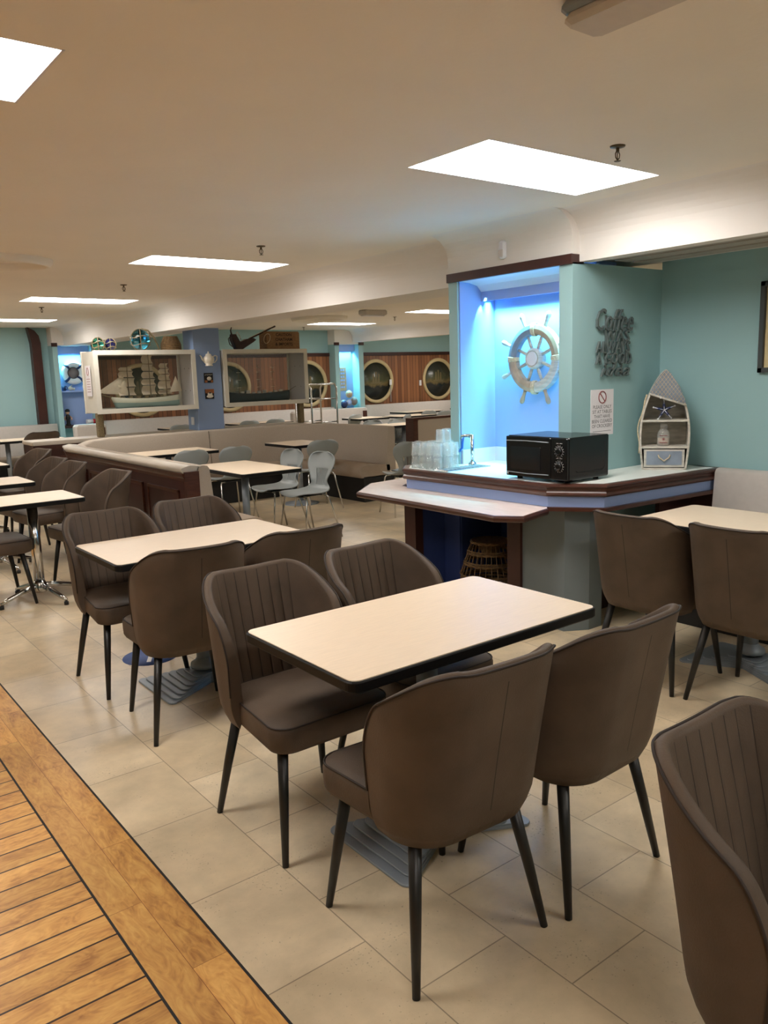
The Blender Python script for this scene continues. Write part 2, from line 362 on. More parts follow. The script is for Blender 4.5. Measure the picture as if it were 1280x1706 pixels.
    def grid(s, rows, mi=0, smooth=True, closed_u=False):
        n = len(rows[0]); vs = [p for r in rows for p in r]; fs = []
        for i in range(len(rows) - 1):
            for k in range(n if closed_u else n - 1):
                j = (k + 1) % n; fs.append((i * n + k, i * n + j, (i + 1) * n + j, (i + 1) * n + k))
        return s.add(vs, fs, mi, smooth)
    def build(s, name, mats, parent=None, loc=None, rotz=0):
        me = bpy.data.meshes.new(name); me.from_pydata([tuple(p) for p in s.v], [], s.f)
        for m in (mats if isinstance(mats, (list, tuple)) else [mats]): me.materials.append(m)
        me.polygons.foreach_set('material_index', s.mi); me.polygons.foreach_set('use_smooth', s.sm)
        bmf = __import__('bmesh'); bm = bmf.new(); bm.from_mesh(me)
        bmf.ops.remove_doubles(bm, verts=bm.verts, dist=1e-5); bmf.ops.recalc_face_normals(bm, faces=bm.faces); bm.to_mesh(me); bm.free()
        me.update()
        o = bpy.data.objects.new(name, me); COL.objects.link(o)
        if parent is not None: o.parent = parent
        if loc is not None: o.location = loc
        if rotz: o.rotation_euler = (0, 0, rotz)
        return o
def B(a, b, mi=0, bev=0.0): return MB().box(a, b, mi, bev)
def empty(name, loc, rz=0.0):
    o = bpy.data.objects.new(name, None); COL.objects.link(o); o.location = loc; o.rotation_euler = (0, 0, rz)
    o.empty_display_size = .1; return o
def tag(o, label, cat, group=None, kind=None):
    o['label'] = label; o['category'] = cat
    if group: o['group'] = group
    if kind: o['kind'] = kind
    return o
def struct(name, mb, m):
    o = mb.build(name, m); o['kind'] = 'structure'; return o
def dup(root, loc, rz, label, group=None, cat=None):
    r = root.copy(); COL.objects.link(r); r.location = loc; r.rotation_euler = (0, 0, rz); r['label'] = label
    if group: r['group'] = group
    if cat: r['category'] = cat
    for ch in list(root.children):
        c = ch.copy(); COL.objects.link(c); c.parent = r
        for g in list(ch.children):
            d = g.copy(); COL.objects.link(d); d.parent = c
    return r
def text_mb(lines, size, mi=0, depth=.0, spacing=1.0, bold=0.0, shear=0.0, mw=None, linesp=1.25, sizes=None, xs=1.0):
    """letters as a mesh in local x (right), z (up); returned centred on x; y is depth towards -y"""
    out = MB(); z = 0
    for i, ln in enumerate(lines):
        sz = sizes[i] if sizes else size
        cu = bpy.data.curves.new('letters', 'FONT'); cu.body = ln; cu.size = sz; cu.extrude = depth / 2; cu.offset = bold; cu.shear = shear
        cu.align_x = 'CENTER'; cu.space_character = spacing; cu.resolution_u = 2
        ob = bpy.data.objects.new('letters', cu); COL.objects.link(ob)
        dg = bpy.context.evaluated_depsgraph_get(); me = bpy.data.meshes.new_from_object(ob.evaluated_get(dg))
        ww = max([v.co.x for v in me.vertices] or [0]) - min([v.co.x for v in me.vertices] or [0])
        k = xs * (mw / ww if (mw and ww > mw) else 1)
        z -= sz * linesp * (.8 if i == 0 else 1)
        out.add([(v.co.x * k, -v.co.z, v.co.y + z) for v in me.vertices], [tuple(p.vertices) for p in me.polygons], mi)
        bpy.data.objects.remove(ob); bpy.data.meshes.remove(me); bpy.data.curves.remove(cu)
    return out
def xf(mb, mtx):
    mb.v = [tuple(mtx @ Vector(p)) for p in mb.v]; return mb
ROT_X = Matrix.Rotation(-PI / 2, 4, 'Z')      # local front (-y) turned to face -X
def T(x, y, z): return Matrix.Translation((x, y, z))

# ------------------------------------------------------------------ room shell
CZ = 2.45
struct('floor', B((.84, -3.5, -.1), (15, 14.2, 0)), M['tiles'])
struct('floor', B((-3.5, -3.5, -.1), (.63, 14.2, 0)), M['planks'])
struct('floor', B((.63, -3.5, -.1), (.84, 14.2, 0)), M['border'])
struct('trim_1', B((.836, -3.5, -.02), (.843, 14.1, .0015)), M['black'])
struct('trim_2', B((.626, -3.5, -.02), (.633, 14.1, .0015)), M['black'])
struct('wall_far', B((-3.5, 14.0, 0), (15, 14.2, 2.6)), M['teal'])
struct('wall_left', B((-3.7, -3.5, 0), (-3.5, 14.2, 2.6)), M['teal'])
struct('wall_back', B((-3.5, -3.7, 0), (5.0, -3.5, 2.6)), M['teal'])
struct('wall_right', B((4.8, -3.5, 0), (5.0, 3.19, 2.6)), M['teal'])
struct('wall_end', B((15, 3.0, 0), (15.2, 14.2, 2.6)), M['teal'])
struct('wall_middle', B((5.0, 3.0, 0), (15, 3.19, 2.6)), M['teal'])

# lights: panels let into the ceiling
PX = [(-.38, .80), (2.43, 3.60)]; PY = [(2.41, 2.93), (5.84, 6.34), (9.10, 9.62), (12.2, 12.7), (-1.0, -.48)]
panels = [(a, b, c, d) for (a, b) in PX for (c, d) in PY] + [(7.95, 9.15, 9.2, 9.72), (7.95, 9.15, 11.95, 12.47), (7.95, 9.15, 6.0, 6.5), (11.2, 12.4, 9.2, 9.72), (11.2, 12.4, 11.95, 12.47)]
# ceiling with holes is a grid of slabs
xs = sorted({-3.5, 15.0} | {v for p in panels for v in p[:2]}); ys = sorted({-3.5, 14.0} | {v for p in panels for v in p[2:]})
cm = MB()
for i in range(len(xs) - 1):
    for j in range(len(ys) - 1):
        mx, my = (xs[i] + xs[i + 1]) / 2, (ys[j] + ys[j + 1]) / 2
        if any(p[0] < mx < p[1] and p[2] < my < p[3] for p in panels): continue
        cm.box((xs[i], ys[j], CZ), (xs[i + 1], ys[j + 1], CZ + .15))
struct('ceiling', cm, M['ceiling'])
def panel_light(p, lab):
    t = empty('ceiling_light', ((p[0] + p[1]) / 2, (p[2] + p[3]) / 2, CZ)); tag(t, lab, 'light', 'recessed ceiling light panels')
    hx, hy = (p[1] - p[0]) / 2, (p[3] - p[2]) / 2
    B((-hx + .008, -hy + .008, .012), (hx - .008, hy - .008, .03)).build('diffuser', M['emit'], t)
    f = MB()
    for a, b in (((-hx, -hy), (hx, -hy + .008)), ((-hx, hy - .008), (hx, hy)), ((-hx, -hy), (-hx + .008, hy)), ((hx - .008, -hy), (hx, hy))):
        f.box((a[0], a[1], .0), (b[0], b[1], .05))
    f.build('frame', M['plastic_w'], t)
PLAB = {(2.43, 2.41): 'large lit rectangular ceiling panel nearest the blue niche, beside a brass sprinkler',
        (2.43, 5.84): 'lit rectangular ceiling panel in the middle of the ceiling, second in the row going away',
        (2.43, 9.10): 'thin lit ceiling panel third in the row, above the left booth partition',
        (2.43, 12.2): 'farthest lit ceiling panel at the left edge, near the far teal wall',
        (-.38, 2.41): 'bright ceiling panel cut off by the top left edge of the photo',
        (7.95, 9.2): 'lit ceiling panel beyond the beam, beside the teal niche column',
        (7.95, 11.95): 'lit ceiling panel beyond the beam, above the silver trolley'}
for p in panels: panel_light(p, PLAB.get((p[0], p[2]), 'lit rectangular panel let into the cream ceiling out of the picture'))

# beam with cove, its run from the niche block to the far wall
def extrude_y(poly, y0, y1, mi=0, smooth=False):
    n = len(poly); m = MB()
    vs = [(x, y0, z) for x, z in poly] + [(x, y1, z) for x, z in poly]
    m.add(vs, [(i, (i + 1) % n, n + (i + 1) % n, n + i) for i in range(n)], mi, smooth)
    m.add(vs, [tuple(range(n)), tuple(range(2 * n - 1, n - 1, -1))], mi); return m
def cove(xw, r=.17, zt=CZ):      # a concave fillet: ceiling to a fascia on its +x side
    arc = [(xw - r + r * math.sin(a), zt - r + r * math.cos(a)) for a in [PI / 2 * k / 8 for k in range(9)]]
    return arc
def beam_poly(x0, x1, zb, step):
    arc = cove(x0)
    return [(x0, zb)] + arc[::-1] + [(x1, CZ)] + [(x1, zb + .04), (step, zb + .04), (step, zb)]
struct('trim_3', extrude_y(beam_poly(4.1, 4.85, 2.15, 4.36), 4.27, 14.0), M['white'])
struct('trim_4', extrude_y(beam_poly(9.86, 10.15, 2.2, 10.05), 4.6, 13.74), M['white'])
# niche block: white head, teal piers, blue recess
struct('wall_niche_head', extrude_y([(3.9, 2.205)] + cove(3.9)[::-1] + [(4.8, CZ), (4.8, 2.205)], 3.19, 4.27), M['white'])
struct('trim_5', B((3.885, 3.19, 2.15), (4.0, 4.275, 2.207)), M['darkwood'])
struct('wall_niche', MB().box((3.9, 3.19, 0), (4.8, 3.29, 2.16)).box((3.9, 4.185, 0), (4.8, 4.27, 2.16)).box((4.45, 3.29, 0), (4.8, 4.185, 2.16)), M['teal'])
nb = MB().box((4.25, 3.29, .9), (4.45, 4.185, 2.2)).box((3.915, 4.175, .9), (4.26, 4.186, 2.15)).box((3.915, 3.289, .9), (4.26, 3.3, 2.15))
struct('wall_niche_back', nb, M['blue'])
struct('trim_6', extrude_y([(3.915, 2.15), (4.0, 2.147), (4.08, 2.13), (4.12, 2.09), (4.12, 2.16), (3.915, 2.16)], 3.3, 4.175), M['plastic_w'])
struct('trim_7', B((4.12, 3.3, 2.025), (4.135, 4.175, 2.15)), M['blue'])
# lowered ceiling over the right-hand bay with its grey tracks
struct('trim_8', extrude_y([(3.96, 2.165)] + cove(3.96)[::-1] + [(4.8, CZ), (4.8, 2.21), (4.06, 2.21), (4.06, 2.165)], -3.5, 3.19), M['white'])
for k, x in enumerate((4.1, 4.28, 4.46)):
    struct('trim_%d' % (9 + k), MB().box((x, -3.4, 2.185), (x + .13, 3.18, 2.212), bev=.004), M['track'])
struct('baseboard_niche', B((3.95, 3.165, 0), (4.4, 3.19, .16)), M['darkwood'])

# far wall: panelling, capping, portholes, teal niche blocks
struct('wall_panelling', B((4.62, 13.97, 0), (9.44, 14.0, 1.95)), M['panelling'])
struct('wall_panelling', B((10.13, 13.97, 0), (15.0, 14.0, 1.95)), M['panelling'])
struct('trim_12', B((4.62, 13.95, 1.93), (9.44, 14.0, 2.0)), M['darkwood'])
struct('trim_13', B((10.13, 13.95, 1.93), (15.0, 14.0, 2.0)), M['darkwood'])
def far_niche(x0, x1, a, b, first):
    y0 = 13.75
    struct('wall_far_niche', MB().box((x0, y0, 0), (a, 13.999, 2.16)).box((b, y0, 0), (x1, 13.999, 2.16)), M['teal'])
    struct('wall_far_niche_head', B((x0, y0 - .0, 2.16), (x1, 13.999, CZ)), M['white'])
    struct('wall_far_niche_back', B((a, 13.99, .85), (b, 13.999, 2.16)), M['blue'])
    struct('trim_%d' % first, MB().box((x0 - .01, y0 - .012, 2.14), (a, y0 + .02, 2.2)).box((b, y0 - .012, 2.14), (x1 + .01, y0 + .02, 2.2)), M['darkwood'])
    struct('trim_%d' % (first + 1), B((a, 13.90, 2.03), (b, 13.91, 2.16)), M['blue'])
    struct('trim_%d' % (first + 2), B((a, y0, .82), (b, 13.995, .86)), M['darkwood'])
far_niche(3.92, 4.62, 4.0, 4.54, 14)
far_niche(9.43, 10.14, 9.53, 10.02, 17)
# curved wooden rib at the far left
rib = MB(); pts = [(3.76, .0), (3.74, 1.2), (3.68, 2.0), (3.6, 2.3), (3.45, 2.43)]
rib.box((3.64, 13.86, 0), (3.78, 14.0, 2.2))
rib.add([(3.64, 13.86, 2.2), (3.78, 13.86, 2.2), (3.76, 13.86, 2.32), (3.7, 13.86, 2.4), (3.6, 13.86, 2.449), (3.64, 14, 2.2), (3.78, 14, 2.2), (3.76, 14, 2.32), (3.7, 14, 2.4), (3.6, 14, 2.449)],
        [(0, 1, 2, 3, 4), (5, 9, 8, 7, 6), (0, 5, 6, 1), (1, 6, 7, 2), (2, 7, 8, 3), (3, 8, 9, 4), (4, 9, 5, 0)])
struct('trim_20', rib, M['darkwood'])
# slate blue column
struct('wall_column', B((4.48, 9.68, .905), (4.84, 9.98, 2.19)), M['greyblue'])

def porthole(x, z, lab):
    t = empty('porthole_picture', (x, 13.97, z)); tag(t, lab, 'picture', 'round ship paintings on the wood panelling')
    r0, r1 = .395, .47
    prof = [(r0, 0), (r0, -.02), (r0 + .015, -.035), (r1 - .015, -.035), (r1, -.02), (r1, 0)]
    MB().lathe(prof + [prof[0]], (0, 0, 0), 0, 48, 'Y').build('ring', M['ringcream'], t)
    p = MB().lathe([(1e-6, -.006), (r0 + .004, -.006), (r0 + .004, 0)], (0, 0, 0), 0, 48, 'Y')
    o = p.build('painting', M['seascape'], t)
    s = MB()    # a little painted ship, raised by a brush-stroke's thickness
    for dx, h in ((-.07, .16), (0, .2), (.07, .15)):
        s.add([(dx - .03, -.009, -.02), (dx + .03, -.009, -.02), (dx + .02, -.009, h), (dx - .015, -.009, h)], [(0, 1, 2, 3)])
    s.add([(-.13, -.009, -.05), (.13, -.009, -.05), (.16, -.009, -.02), (-.15, -.009, -.02)], [(0, 1, 2, 3)])
    s.build('painted_ship', mat('faint_ship_paint', srgb(104, 92, 60), .5), o)
for x, lab in ((5.43, 'round ring-framed painting seen through the sailing ship case'), (7.12, 'round ring-framed painting seen behind the left end of the steamship case'),
               (8.88, 'round ring-framed painting just right of the steamship case'), (10.61, 'round ring-framed painting right of the far blue niche'),
               (12.39, 'round ring-framed painting farthest right, cut by the near niche column')):
    porthole(x, 1.39, lab)
# wall switches with conduit on the panelling
for x, z, lab in ((10.98, 1.36, 'small white switch in front of the round painting beside the far blue niche'), (11.85, 1.32, 'small white switch box on the bare panelling between two round paintings')):
    t = empty('wall_switch', (x, 13.96 if x > 11.5 else 13.93, z)); tag(t, lab, 'switch')
    B((-.03, -.012, -.06), (.03, .01, .06), bev=.006).build('switch_plate', M['plastic_w'], t)
    B((-.006, -.004, -.42), (.006, .008, -.06)).build('conduit', M['cratewood'] if x > 11.5 else M['steel_grey'], t)

# ------------------------------------------------------------------ brown chairs
def smoothstep(t): t = max(0, min(1, t)); return t * t * (3 - 2 * t)
def make_chair():
    t = empty('dining_chair', (0, 0, 0))
    # shell: rows run round the back, columns run up the outside, over the rim, down the inside
    hb, R, A = .088, .146, .234
    Lc = hb + PI / 2 * R; Ltot = Lc + .075
    def path(l):
        s = 1 if l >= 0 else -1; a = abs(l)
        if a <= hb: return Vector((l, -.10 - R)), Vector((0, -1))
        if a <= Lc:
            th = (a - hb) / R; return Vector((s * (hb + R * math.sin(th)), -.10 - R * math.cos(th))), Vector((s * math.sin(th), -math.cos(th)))
        return Vector((s * A, -.10 + (a - Lc))), Vector((s, 0))
    def zt(l):
        a = abs(l)
        z = .868 - .005 * math.cos(min(1, a / .16) * PI / 2)
        if a > .138:
            q = a - .138; z = .868 - (4.0 * q * q if q < .1 else (q - .05) * .80)
        e = Ltot - .07
        if a > e:
            k = (a - e) / .07; z = .50 + (z - .50) * math.sqrt(max(0, 1 - k ** 2.2))
        return z
    def pt(l, z, off):
        p, n = path(l); tt = (z - .38) / .48; wb = max(0, -p.y / .25)
        tuck = .022 * max(0, (.47 - z) / .09) ** 2 * (1 if off > 0 else .6)
        q = p - n * (tuck + (0.048 if off < 0 else 0) * (1 - .42 * max(0, tt)))
        q.x *= 1 + .07 * max(0, tt) * (1 if abs(p.y) < .3 else 1)
        q.y -= .088 * max(-.1, tt) ** 1.15 * wb if tt > 0 else 0
        q.y -= .035 * (1 - smoothstep((z - .46) / .2)) * max(0, min(1, (p.y + .12) / .14))
        return Vector((q.x, q.y, z)), n
    grooves = [(-3.5 + k) * .043 for k in range(8)]
    ls = set(round(-Ltot + 2 * Ltot * i / 56, 5) for i in range(57)); ls |= set(round(Ltot - .07 * (1 - k / 8), 5) for k in range(9)) | set(round(-(Ltot - .07 * (1 - k / 8)), 5) for k in range(9))
    for g in grooves: ls = {x for x in ls if abs(x - g) > .006} | {round(g - .005, 5), round(g - .0014, 5), round(g, 5) + .00001, round(g + .0014, 5), round(g + .005, 5)}
    ls = {x for x in ls if abs(x) > .004} | {-.0016, .0016}
    ls = sorted(ls)
    NO, NI = 14, 14; rows = []
    for l in ls:
        top = zt(l); zb = .375; row = []
        for k in range(NO): row.append(pt(l, zb + (top - .012 - zb) * (k / (NO - 1)), 1)[0])
        po, n = pt(l, top - .012, 1); pi, _ = pt(l, top - .012, -1)
        mid = (po + pi) / 2; half = (po - pi) / 2
        for a in (35, 65, 90, 115, 145):
            row.append(mid + half * math.cos(math.radians(a)) + Vector((0, 0, .012 * math.sin(math.radians(a)))))
        near = min(abs(l - g) for g in grooves)
        for k in range(NI):
            z = top - .012 - (top - .012 - .43) * (k / (NI - 1)); p, n = pt(l, z, -1)
            d = 0
            if abs(l) < .165: d = .0022 * min(1, near / .012) - .002 * (1 if near < .003 else 0)
            p = p - Vector((n.x, n.y, 0)) * d * min(1, k / 3)
            row.append(p)
        rows.append(row)
    mb = MB(); n = len(rows[0]); vs = [p for r in rows for p in r]; K = NO + 5
    fa = []; fb = []
    for i in range(len(rows) - 1):
        lm = (ls[i] + ls[i + 1]) / 2
        for k in range(n):
            j = (k + 1) % n; q = (i * n + k, i * n + j, (i + 1) * n + j, (i + 1) * n + k)
            dark = (K <= k < n - 2 and any(abs(lm - g) < .0013 for g in grooves)) or (abs(lm) < .0015 and 2 <= k <= NO - 3)
            (fb if dark else fa).append(q)
    mb.add(vs, fa, 0, True); k0 = len(mb.v) - len(vs)
    for q in fb: mb.f.append(tuple(i + k0 for i in q)); mb.mi.append(1); mb.sm.append(True)
    mb.add(rows[0], [tuple(range(n))], 0); mb.add(rows[-1], [tuple(range(n))], 0)
    back = mb.build('backrest', [M['leather'], M['leather_dark']], t)
    pp = [pt(l, zt(l) - .006, 1)[0] + Vector((path(l)[1].x, path(l)[1].y, 0)) * .0005 for l in ls if min(abs(l - g) for g in grooves) > .002]
    MB().tube(pp, .0032, 0, 6).build('piping', M['leather_dark'], back)
    # seat cushion
    def outline(hx, y0, y1, r, k=6):
        o = []
        for cx, cy, a0 in ((hx - r, y1 - r, 0), (-hx + r, y1 - r, 90), (-hx + .12, y0 + .12, 180), (hx - .12, y0 + .12, 270)):
            rr = r if a0 < 180 else .12
            for i in range(k + 1):
                a = math.radians(a0 + 90 * i / k); o.append((cx + rr * math.cos(a), cy + rr * math.sin(a)))
        return o
    base = outline(.229, -.215, .245, .065); rws = []
    for z, ins in ((.372, .035), (.38, .012), (.395, .002), (.42, 0), (.45, .0), (.462, .004), (.47, .014), (.476, .04), (.481, .09), (.483, .15)):
        row = []
        for (x, y) in base:
            d = math.hypot(x, y - .02) or 1; x *= .88 + .12 * smoothstep((y + .06) / .08); row.append((x - x / d * ins, y - (y - .02) / d * ins, z))
        rws.append(row)
    sm = MB().grid(rws, 0, True, True); sm.add(rws[0], [tuple(range(len(base)))], 0); sm.add(rws[-1], [tuple(range(len(base)))], 0, True)
    seat = sm.build('seat', M['leather'], t)
    MB().tube([(x * .985 * (.88 + .12 * smoothstep((y + .06) / .08)), y * .985 + .0003, .4655) for x, y in base], .003, 0, 6, closed=True).build('piping', M['leather_dark'], seat)
    for sx in (-1, 1):
        for (xb, yb, xt, yt) in ((.226, -.222, .165, -.15), (.215, .222, .17, .165)):
            MB().tube([(sx * xt, yt, .385), (sx * (xt + (xb - xt) * .5), (yt + yb) / 2, .2), (sx * xb, yb, .0)], [.0185, .0155, .0105], 0, 12).build('leg', M['black_metal'], t)
    return t
chair0 = make_chair()
_first = [True]
def chair(x, y, rz, label, group='brown faux leather dining chairs'):
    if _first[0]:
        _first[0] = False; chair0.location = (x, y, 0); chair0.rotation_euler = (0, 0, rz); tag(chair0, label, 'chair', group); return chair0
    r = dup(chair0, (x, y, 0), rz, label, group, 'chair'); return r
D = math.radians
chair(1.362, 1.605, D(-3), 'brown chair with its back to the camera, front left of the nearest table')
chair(1.868, 1.575, D(2), 'brown faux leather chair seen from behind at the right of the nearest table')
chair(1.375, 2.31, D(180), 'brown channel-backed chair with its full seat showing, left of the nearest table')
chair(1.90, 2.32, D(183), 'brown channel-backed chair tucked behind the nearest table near the wicker basket')
chair(1.397, .50, D(181), 'brown chair in the bottom right corner, cut off by the photo edge')
chair(1.43, 3.40, D(-6), 'brown chair seen from behind in front of the second table, left of two')
chair(1.95, 3.40, D(-3), 'brown chair back showing between the second table and the nearest table')
chair(1.42, 4.08, D(180), 'brown channel-backed chair at the left end of the second table, seat under the top')
chair(1.93, 4.12, D(180), 'brown channel-backed chair behind the second table, only its back top showing')
chair(3.48, 2.28, D(-90), 'brown chair with its back to the bar, left of two at the right-hand table')
chair(3.50, 1.77, D(-90), 'brown chair at the right-hand table, cut by the right photo edge, its rear leg splayed')
chair(1.93, 6.28, D(97), 'brown chair beside the wood partition at the nearest square table, facing left')
chair(1.20, 6.2, D(-88), 'brown chair at the left edge with only its rounded seat and black legs showing')
chair(1.92, 7.32, D(97), 'brown chair behind the second square table along the partition, facing left')
chair(1.92, 7.88, D(97), 'brown chair third along the partition, between two others, facing left')
chair(2.12, 9.1, D(100), 'farthest brown chair of the row along the partition, below the beige ledge')
chair(3.32, 12.75, D(0), 'brown chair by the far left sofa, its back rising over the beige ledge')
chair(2.13, 11.3, D(20), 'brown chair back at the far left edge beside the long pale table')

# ------------------------------------------------------------------ tables
def rrect(hx, hy, r, k=5):
    o = []
    for cx, cy, a0 in ((hx - r, hy - r, 0), (-hx + r, hy - r, 90), (-hx + r, -hy + r, 180), (hx - r, -hy + r, 270)):
        for i in range(k + 1):
            a = math.radians(a0 + 90 * i / k); o.append((cx + r * math.cos(a), cy + r * math.sin(a)))
    return o
def table(cx, cy, hx, hy, base, label, group, z=.75, rz=0, twin=False, colz=0):
    t = empty('cafe_table', (cx, cy, 0), rz); tag(t, label, 'table', group)
    MB().prism(rrect(hx - .007, hy - .007, .028), z - .012, z, 0).build('tabletop', M['laminate'], t)
    MB().prism(rrect(hx, hy, .034), z - .034, z - .0025, 0, inset=.004).build('edge_band', M['black_edge'], t)
    if base == 'step':
        col = MB().tube([(0, 0, .06), (0, 0, z - .05)], .036, 0, 20); col.build('column', M['steel_grey'], t)
        MB().lathe([(.07, 0), (.068, .02), (.045, .035), (.036, .05)], (0, 0, .075)).build('collar', M['steel_grey'], t)
        B((-.16, -.12, z - .05), (.16, .12, z - .034)).build('mounting_plate', M['black_metal'], t)
        b = MB(); NS = 7
        def bow(s, sy):
            hxx, hyy, wst = .285 * s, .215 * sy, .075; o = []
            r = .03
            for sx in (1, -1):
                cs = [(sx * (hxx), -sx * hyy), (sx * hxx, sx * hyy)]
                for (px, py), nxt in zip(cs, (0, 1)):
                    s1 = 1 if py > 0 else -1
                    a = [(px - sx * r, py), (px - sx * r * .62, py - s1 * r * .07), (px - sx * r * .29, py - s1 * r * .29), (px - sx * r * .07, py - s1 * r * .62), (px, py - s1 * r)]
                    if nxt == 1: a = a[::-1]
                    o += a
                o.append((0, sx * wst))
            return o
        for k in range(NS):
            s = 1 - k * .115; q = 1 - k * .1
            b.prism(bow(s, q), .0 if k == 0 else .010 + .008 * (k - 1), .010 + .008 * k, 0, inset=.0025)
        b.build('stepped_base', M['steel_grey'], t)
    elif base == 'star':
        MB().tube([(0, 0, .09), (0, 0, z - .05)], .037, 0, 20).build('column', M['chrome'], t)
        B((-.13, -.13, z - .05), (.13, .13, z - .034)).build('mounting_plate', M['black_metal'], t)
        MB().lathe([(.05, 0), (.055, .03), (.045, .06), (.038, .08)], (0, 0, .06)).build('hub', M['chrome'], t)
        for k in range(4):
            a = D(18 + 90 * k); c, s = math.cos(a), math.sin(a)
            f = MB().tube([(c * q, s * q, zz) for q, zz in ((.03, .105), (.14, .085), (.25, .055), (.31, .035))], [.02, .018, .016, .013], 0, 8)
            o = f.build('foot', M['chrome'], t)
            MB().lathe([(.016, 0), (.016, .024)], (c * .305, s * .305, 0), 0, 10).build('glide', M['black_metal'], o)
    else:
        MB().tube([(0, 0, .02), (0, 0, z - .05)], .034, 0, 16).build('column', M['steel_grey'], t)
        B((-.13, -.13, z - .05), (.13, .13, z - .034)).build('mounting_plate', M['black_metal'], t)
        MB().lathe([(.22, 0), (.22, .008), (.12, .02), (.04, .04)], (0, 0, 0), 0, 24).build('base_plate', M['steel_grey'], t)
    return t
GT = 'pale beech topped cafe tables'
table(1.663, 1.96, .515, .304, 'step', 'nearest pale beech rectangular table with black edge and stepped grey base', GT)
table(1.69, 3.79, .515, .306, 'step', 'second pale beech rectangular table, behind the nearest one, four brown chairs round it', GT)
table(3.91, 2.02, .54, .31, 'step', 'pale table at the right edge between two brown chairs and the grey wall bench', GT, rz=PI / 2)
table(1.485, 6.09, .305, .28, 'star', 'small pale table at the left edge on a shiny chrome star base', GT)
table(1.48, 7.38, .305, .3, 'star', 'small pale table at the left edge, second behind the chrome one', GT)
table(1.7, 9.15, .3, .3, 'star', 'pale table corner at the left edge beyond two others', GT)
table(3.47, 6.6, .3, .53, 'disc', 'pale table on a grey column in the booth, grey plastic chairs around it', GT)
table(5.2, 8.45, .28, .36, 'disc', 'pale table against the curve of the booth bench behind a grey chair', GT)
table(3.65, 8.75, .5, .3, 'disc', 'pale table along the booth backrest behind two grey chairs', GT)
table(2.9, 12.9, .75, .33, 'disc', 'long pale table at the far left in front of the far sofa', GT)
table(5.9, 13.05, .5, .3, 'disc', 'pale table at the far sofa seen below the sailing ship case', GT)
table(7.2, 13.0, .55, .3, 'disc', 'pale table at the far sofa seen below the steamship case', GT)
table(9.0, 12.2, .35, .3, 'disc', 'pale table beyond the silver trolley', GT)
table(8.2, 10.1, .5, .3, 'disc', 'pale table just beyond the curved booth, two grey chair backs beside it', GT)
table(9.9, 12.0, .45, .3, 'disc', 'pale table farther right beyond the curved booth near the panelling', GT)
table(11.0, 13.1, .5, .3, 'disc', 'pale table at the far right sofa under the bare panelling', GT)
table(12.7, 13.1, .5, .3, 'disc', 'pale table end showing left of the near teal niche pier', GT)

# ------------------------------------------------------------------ grey plastic chairs
def make_grey():
    t = empty('plastic_chair', (0, 0, 0))
    prof = [(.215, .425, .12), (.20, .443, .165), (.12, .445, .195), (.02, .44, .205), (-.08, .442, .195), (-.145, .46, .165), (-.18, .51, .125), (-.195, .56, .125), (-.207, .61, .15),
            (-.22, .67, .185), (-.235, .72, .20), (-.247, .765, .19), (-.255, .80, .15), (-.258, .818, .08)]
    def cr(p0, p1, p2, p3, u): return tuple(.5 * (2 * b + (c - a) * u + (2 * a - 5 * b + 4 * c - d) * u * u + (3 * b - a - 3 * c + d) * u ** 3) for a, b, c, d in zip(p0, p1, p2, p3))
    P = [prof[0]] + prof + [prof[-1]]; pts = []
    for i in range(1, len(P) - 2):
        for k in range(4): pts.append(cr(P[i - 1], P[i], P[i + 1], P[i + 2], k / 4))
    pts.append(prof[-1])
    us = [-1, -.9, -.75, -.62]
    slots = []
    for k in range(9):
        c = -.48 + .12 * k; us += [c - .028, c + .028]; slots.append(c)
    us += [.62, .75, .9, 1]; us = sorted(us)
    rows = []
    for (y, z, hw) in pts:
        up = smoothstep((z - .45) / .12)
        rows.append([(u * hw, y + .045 * u * u * up, z + .018 * u * u * (1 - up)) for u in us])
    m = MB(); n = len(us); vs = [p for r in rows for p in r]; fs = []
    for i in range(len(rows) - 1):
        zc = (pts[i][1] + pts[i + 1][1]) / 2; yc = pts[i][0]
        for k in range(n - 1):
            uc = (us[k] + us[k + 1]) / 2
            if .5 < zc < .655 and yc < -.15 and any(abs(uc - c) < .01 for c in slots): continue
            fs.append((i * n + k, i * n + k + 1, (i + 1) * n + k + 1, (i + 1) * n + k))
    m.add(vs, fs, 0, True)
    o = m.build('shell', M['greyshell'], t); md = o.modifiers.new('thickness', 'SOLIDIFY'); md.thickness = .009; md.offset = 0
    for sx in (-1, 1):
        MB().tube([(sx * .06, .12, .428), (sx * .15, .13, .425), (sx * .165, .14, .40), (sx * .215, .2, 0)], .0085, 0, 8).build('leg', M['chrome'], t)
        MB().tube([(sx * .06, -.1, .428), (sx * .15, -.11, .425), (sx * .165, -.13, .40), (sx * .215, -.24, 0)], .0085, 0, 8).build('leg', M['chrome'], t)
    MB().box((-.1, -.13, .42), (.1, .15, .432), bev=.004).build('seat_bracket', M['black_metal'], t)
    return t
grey0 = make_grey(); _g = [True]
def grey(x, y, rz, label):
    if _g[0]:
        _g[0] = False; grey0.location = (x, y, 0); grey0.rotation_euler = (0, 0, rz); tag(grey0, label, 'chair', 'grey plastic slotted chairs'); return
    dup(grey0, (x, y, 0), rz, label, 'grey plastic slotted chairs', 'chair')
grey(4.10, 6.55, D(96), 'grey plastic chair seen side on, nearest of two beside the booth table')
grey(4.08, 7.08, D(93), 'grey plastic chair side on, just behind the nearest one at the booth table')
grey(3.58, 8.17, D(0), 'grey slotted-back chair seen from behind at the left, behind the booth table')
grey(4.10, 8.17, D(0), 'grey slotted-back chair seen from behind, second from left behind the booth table')
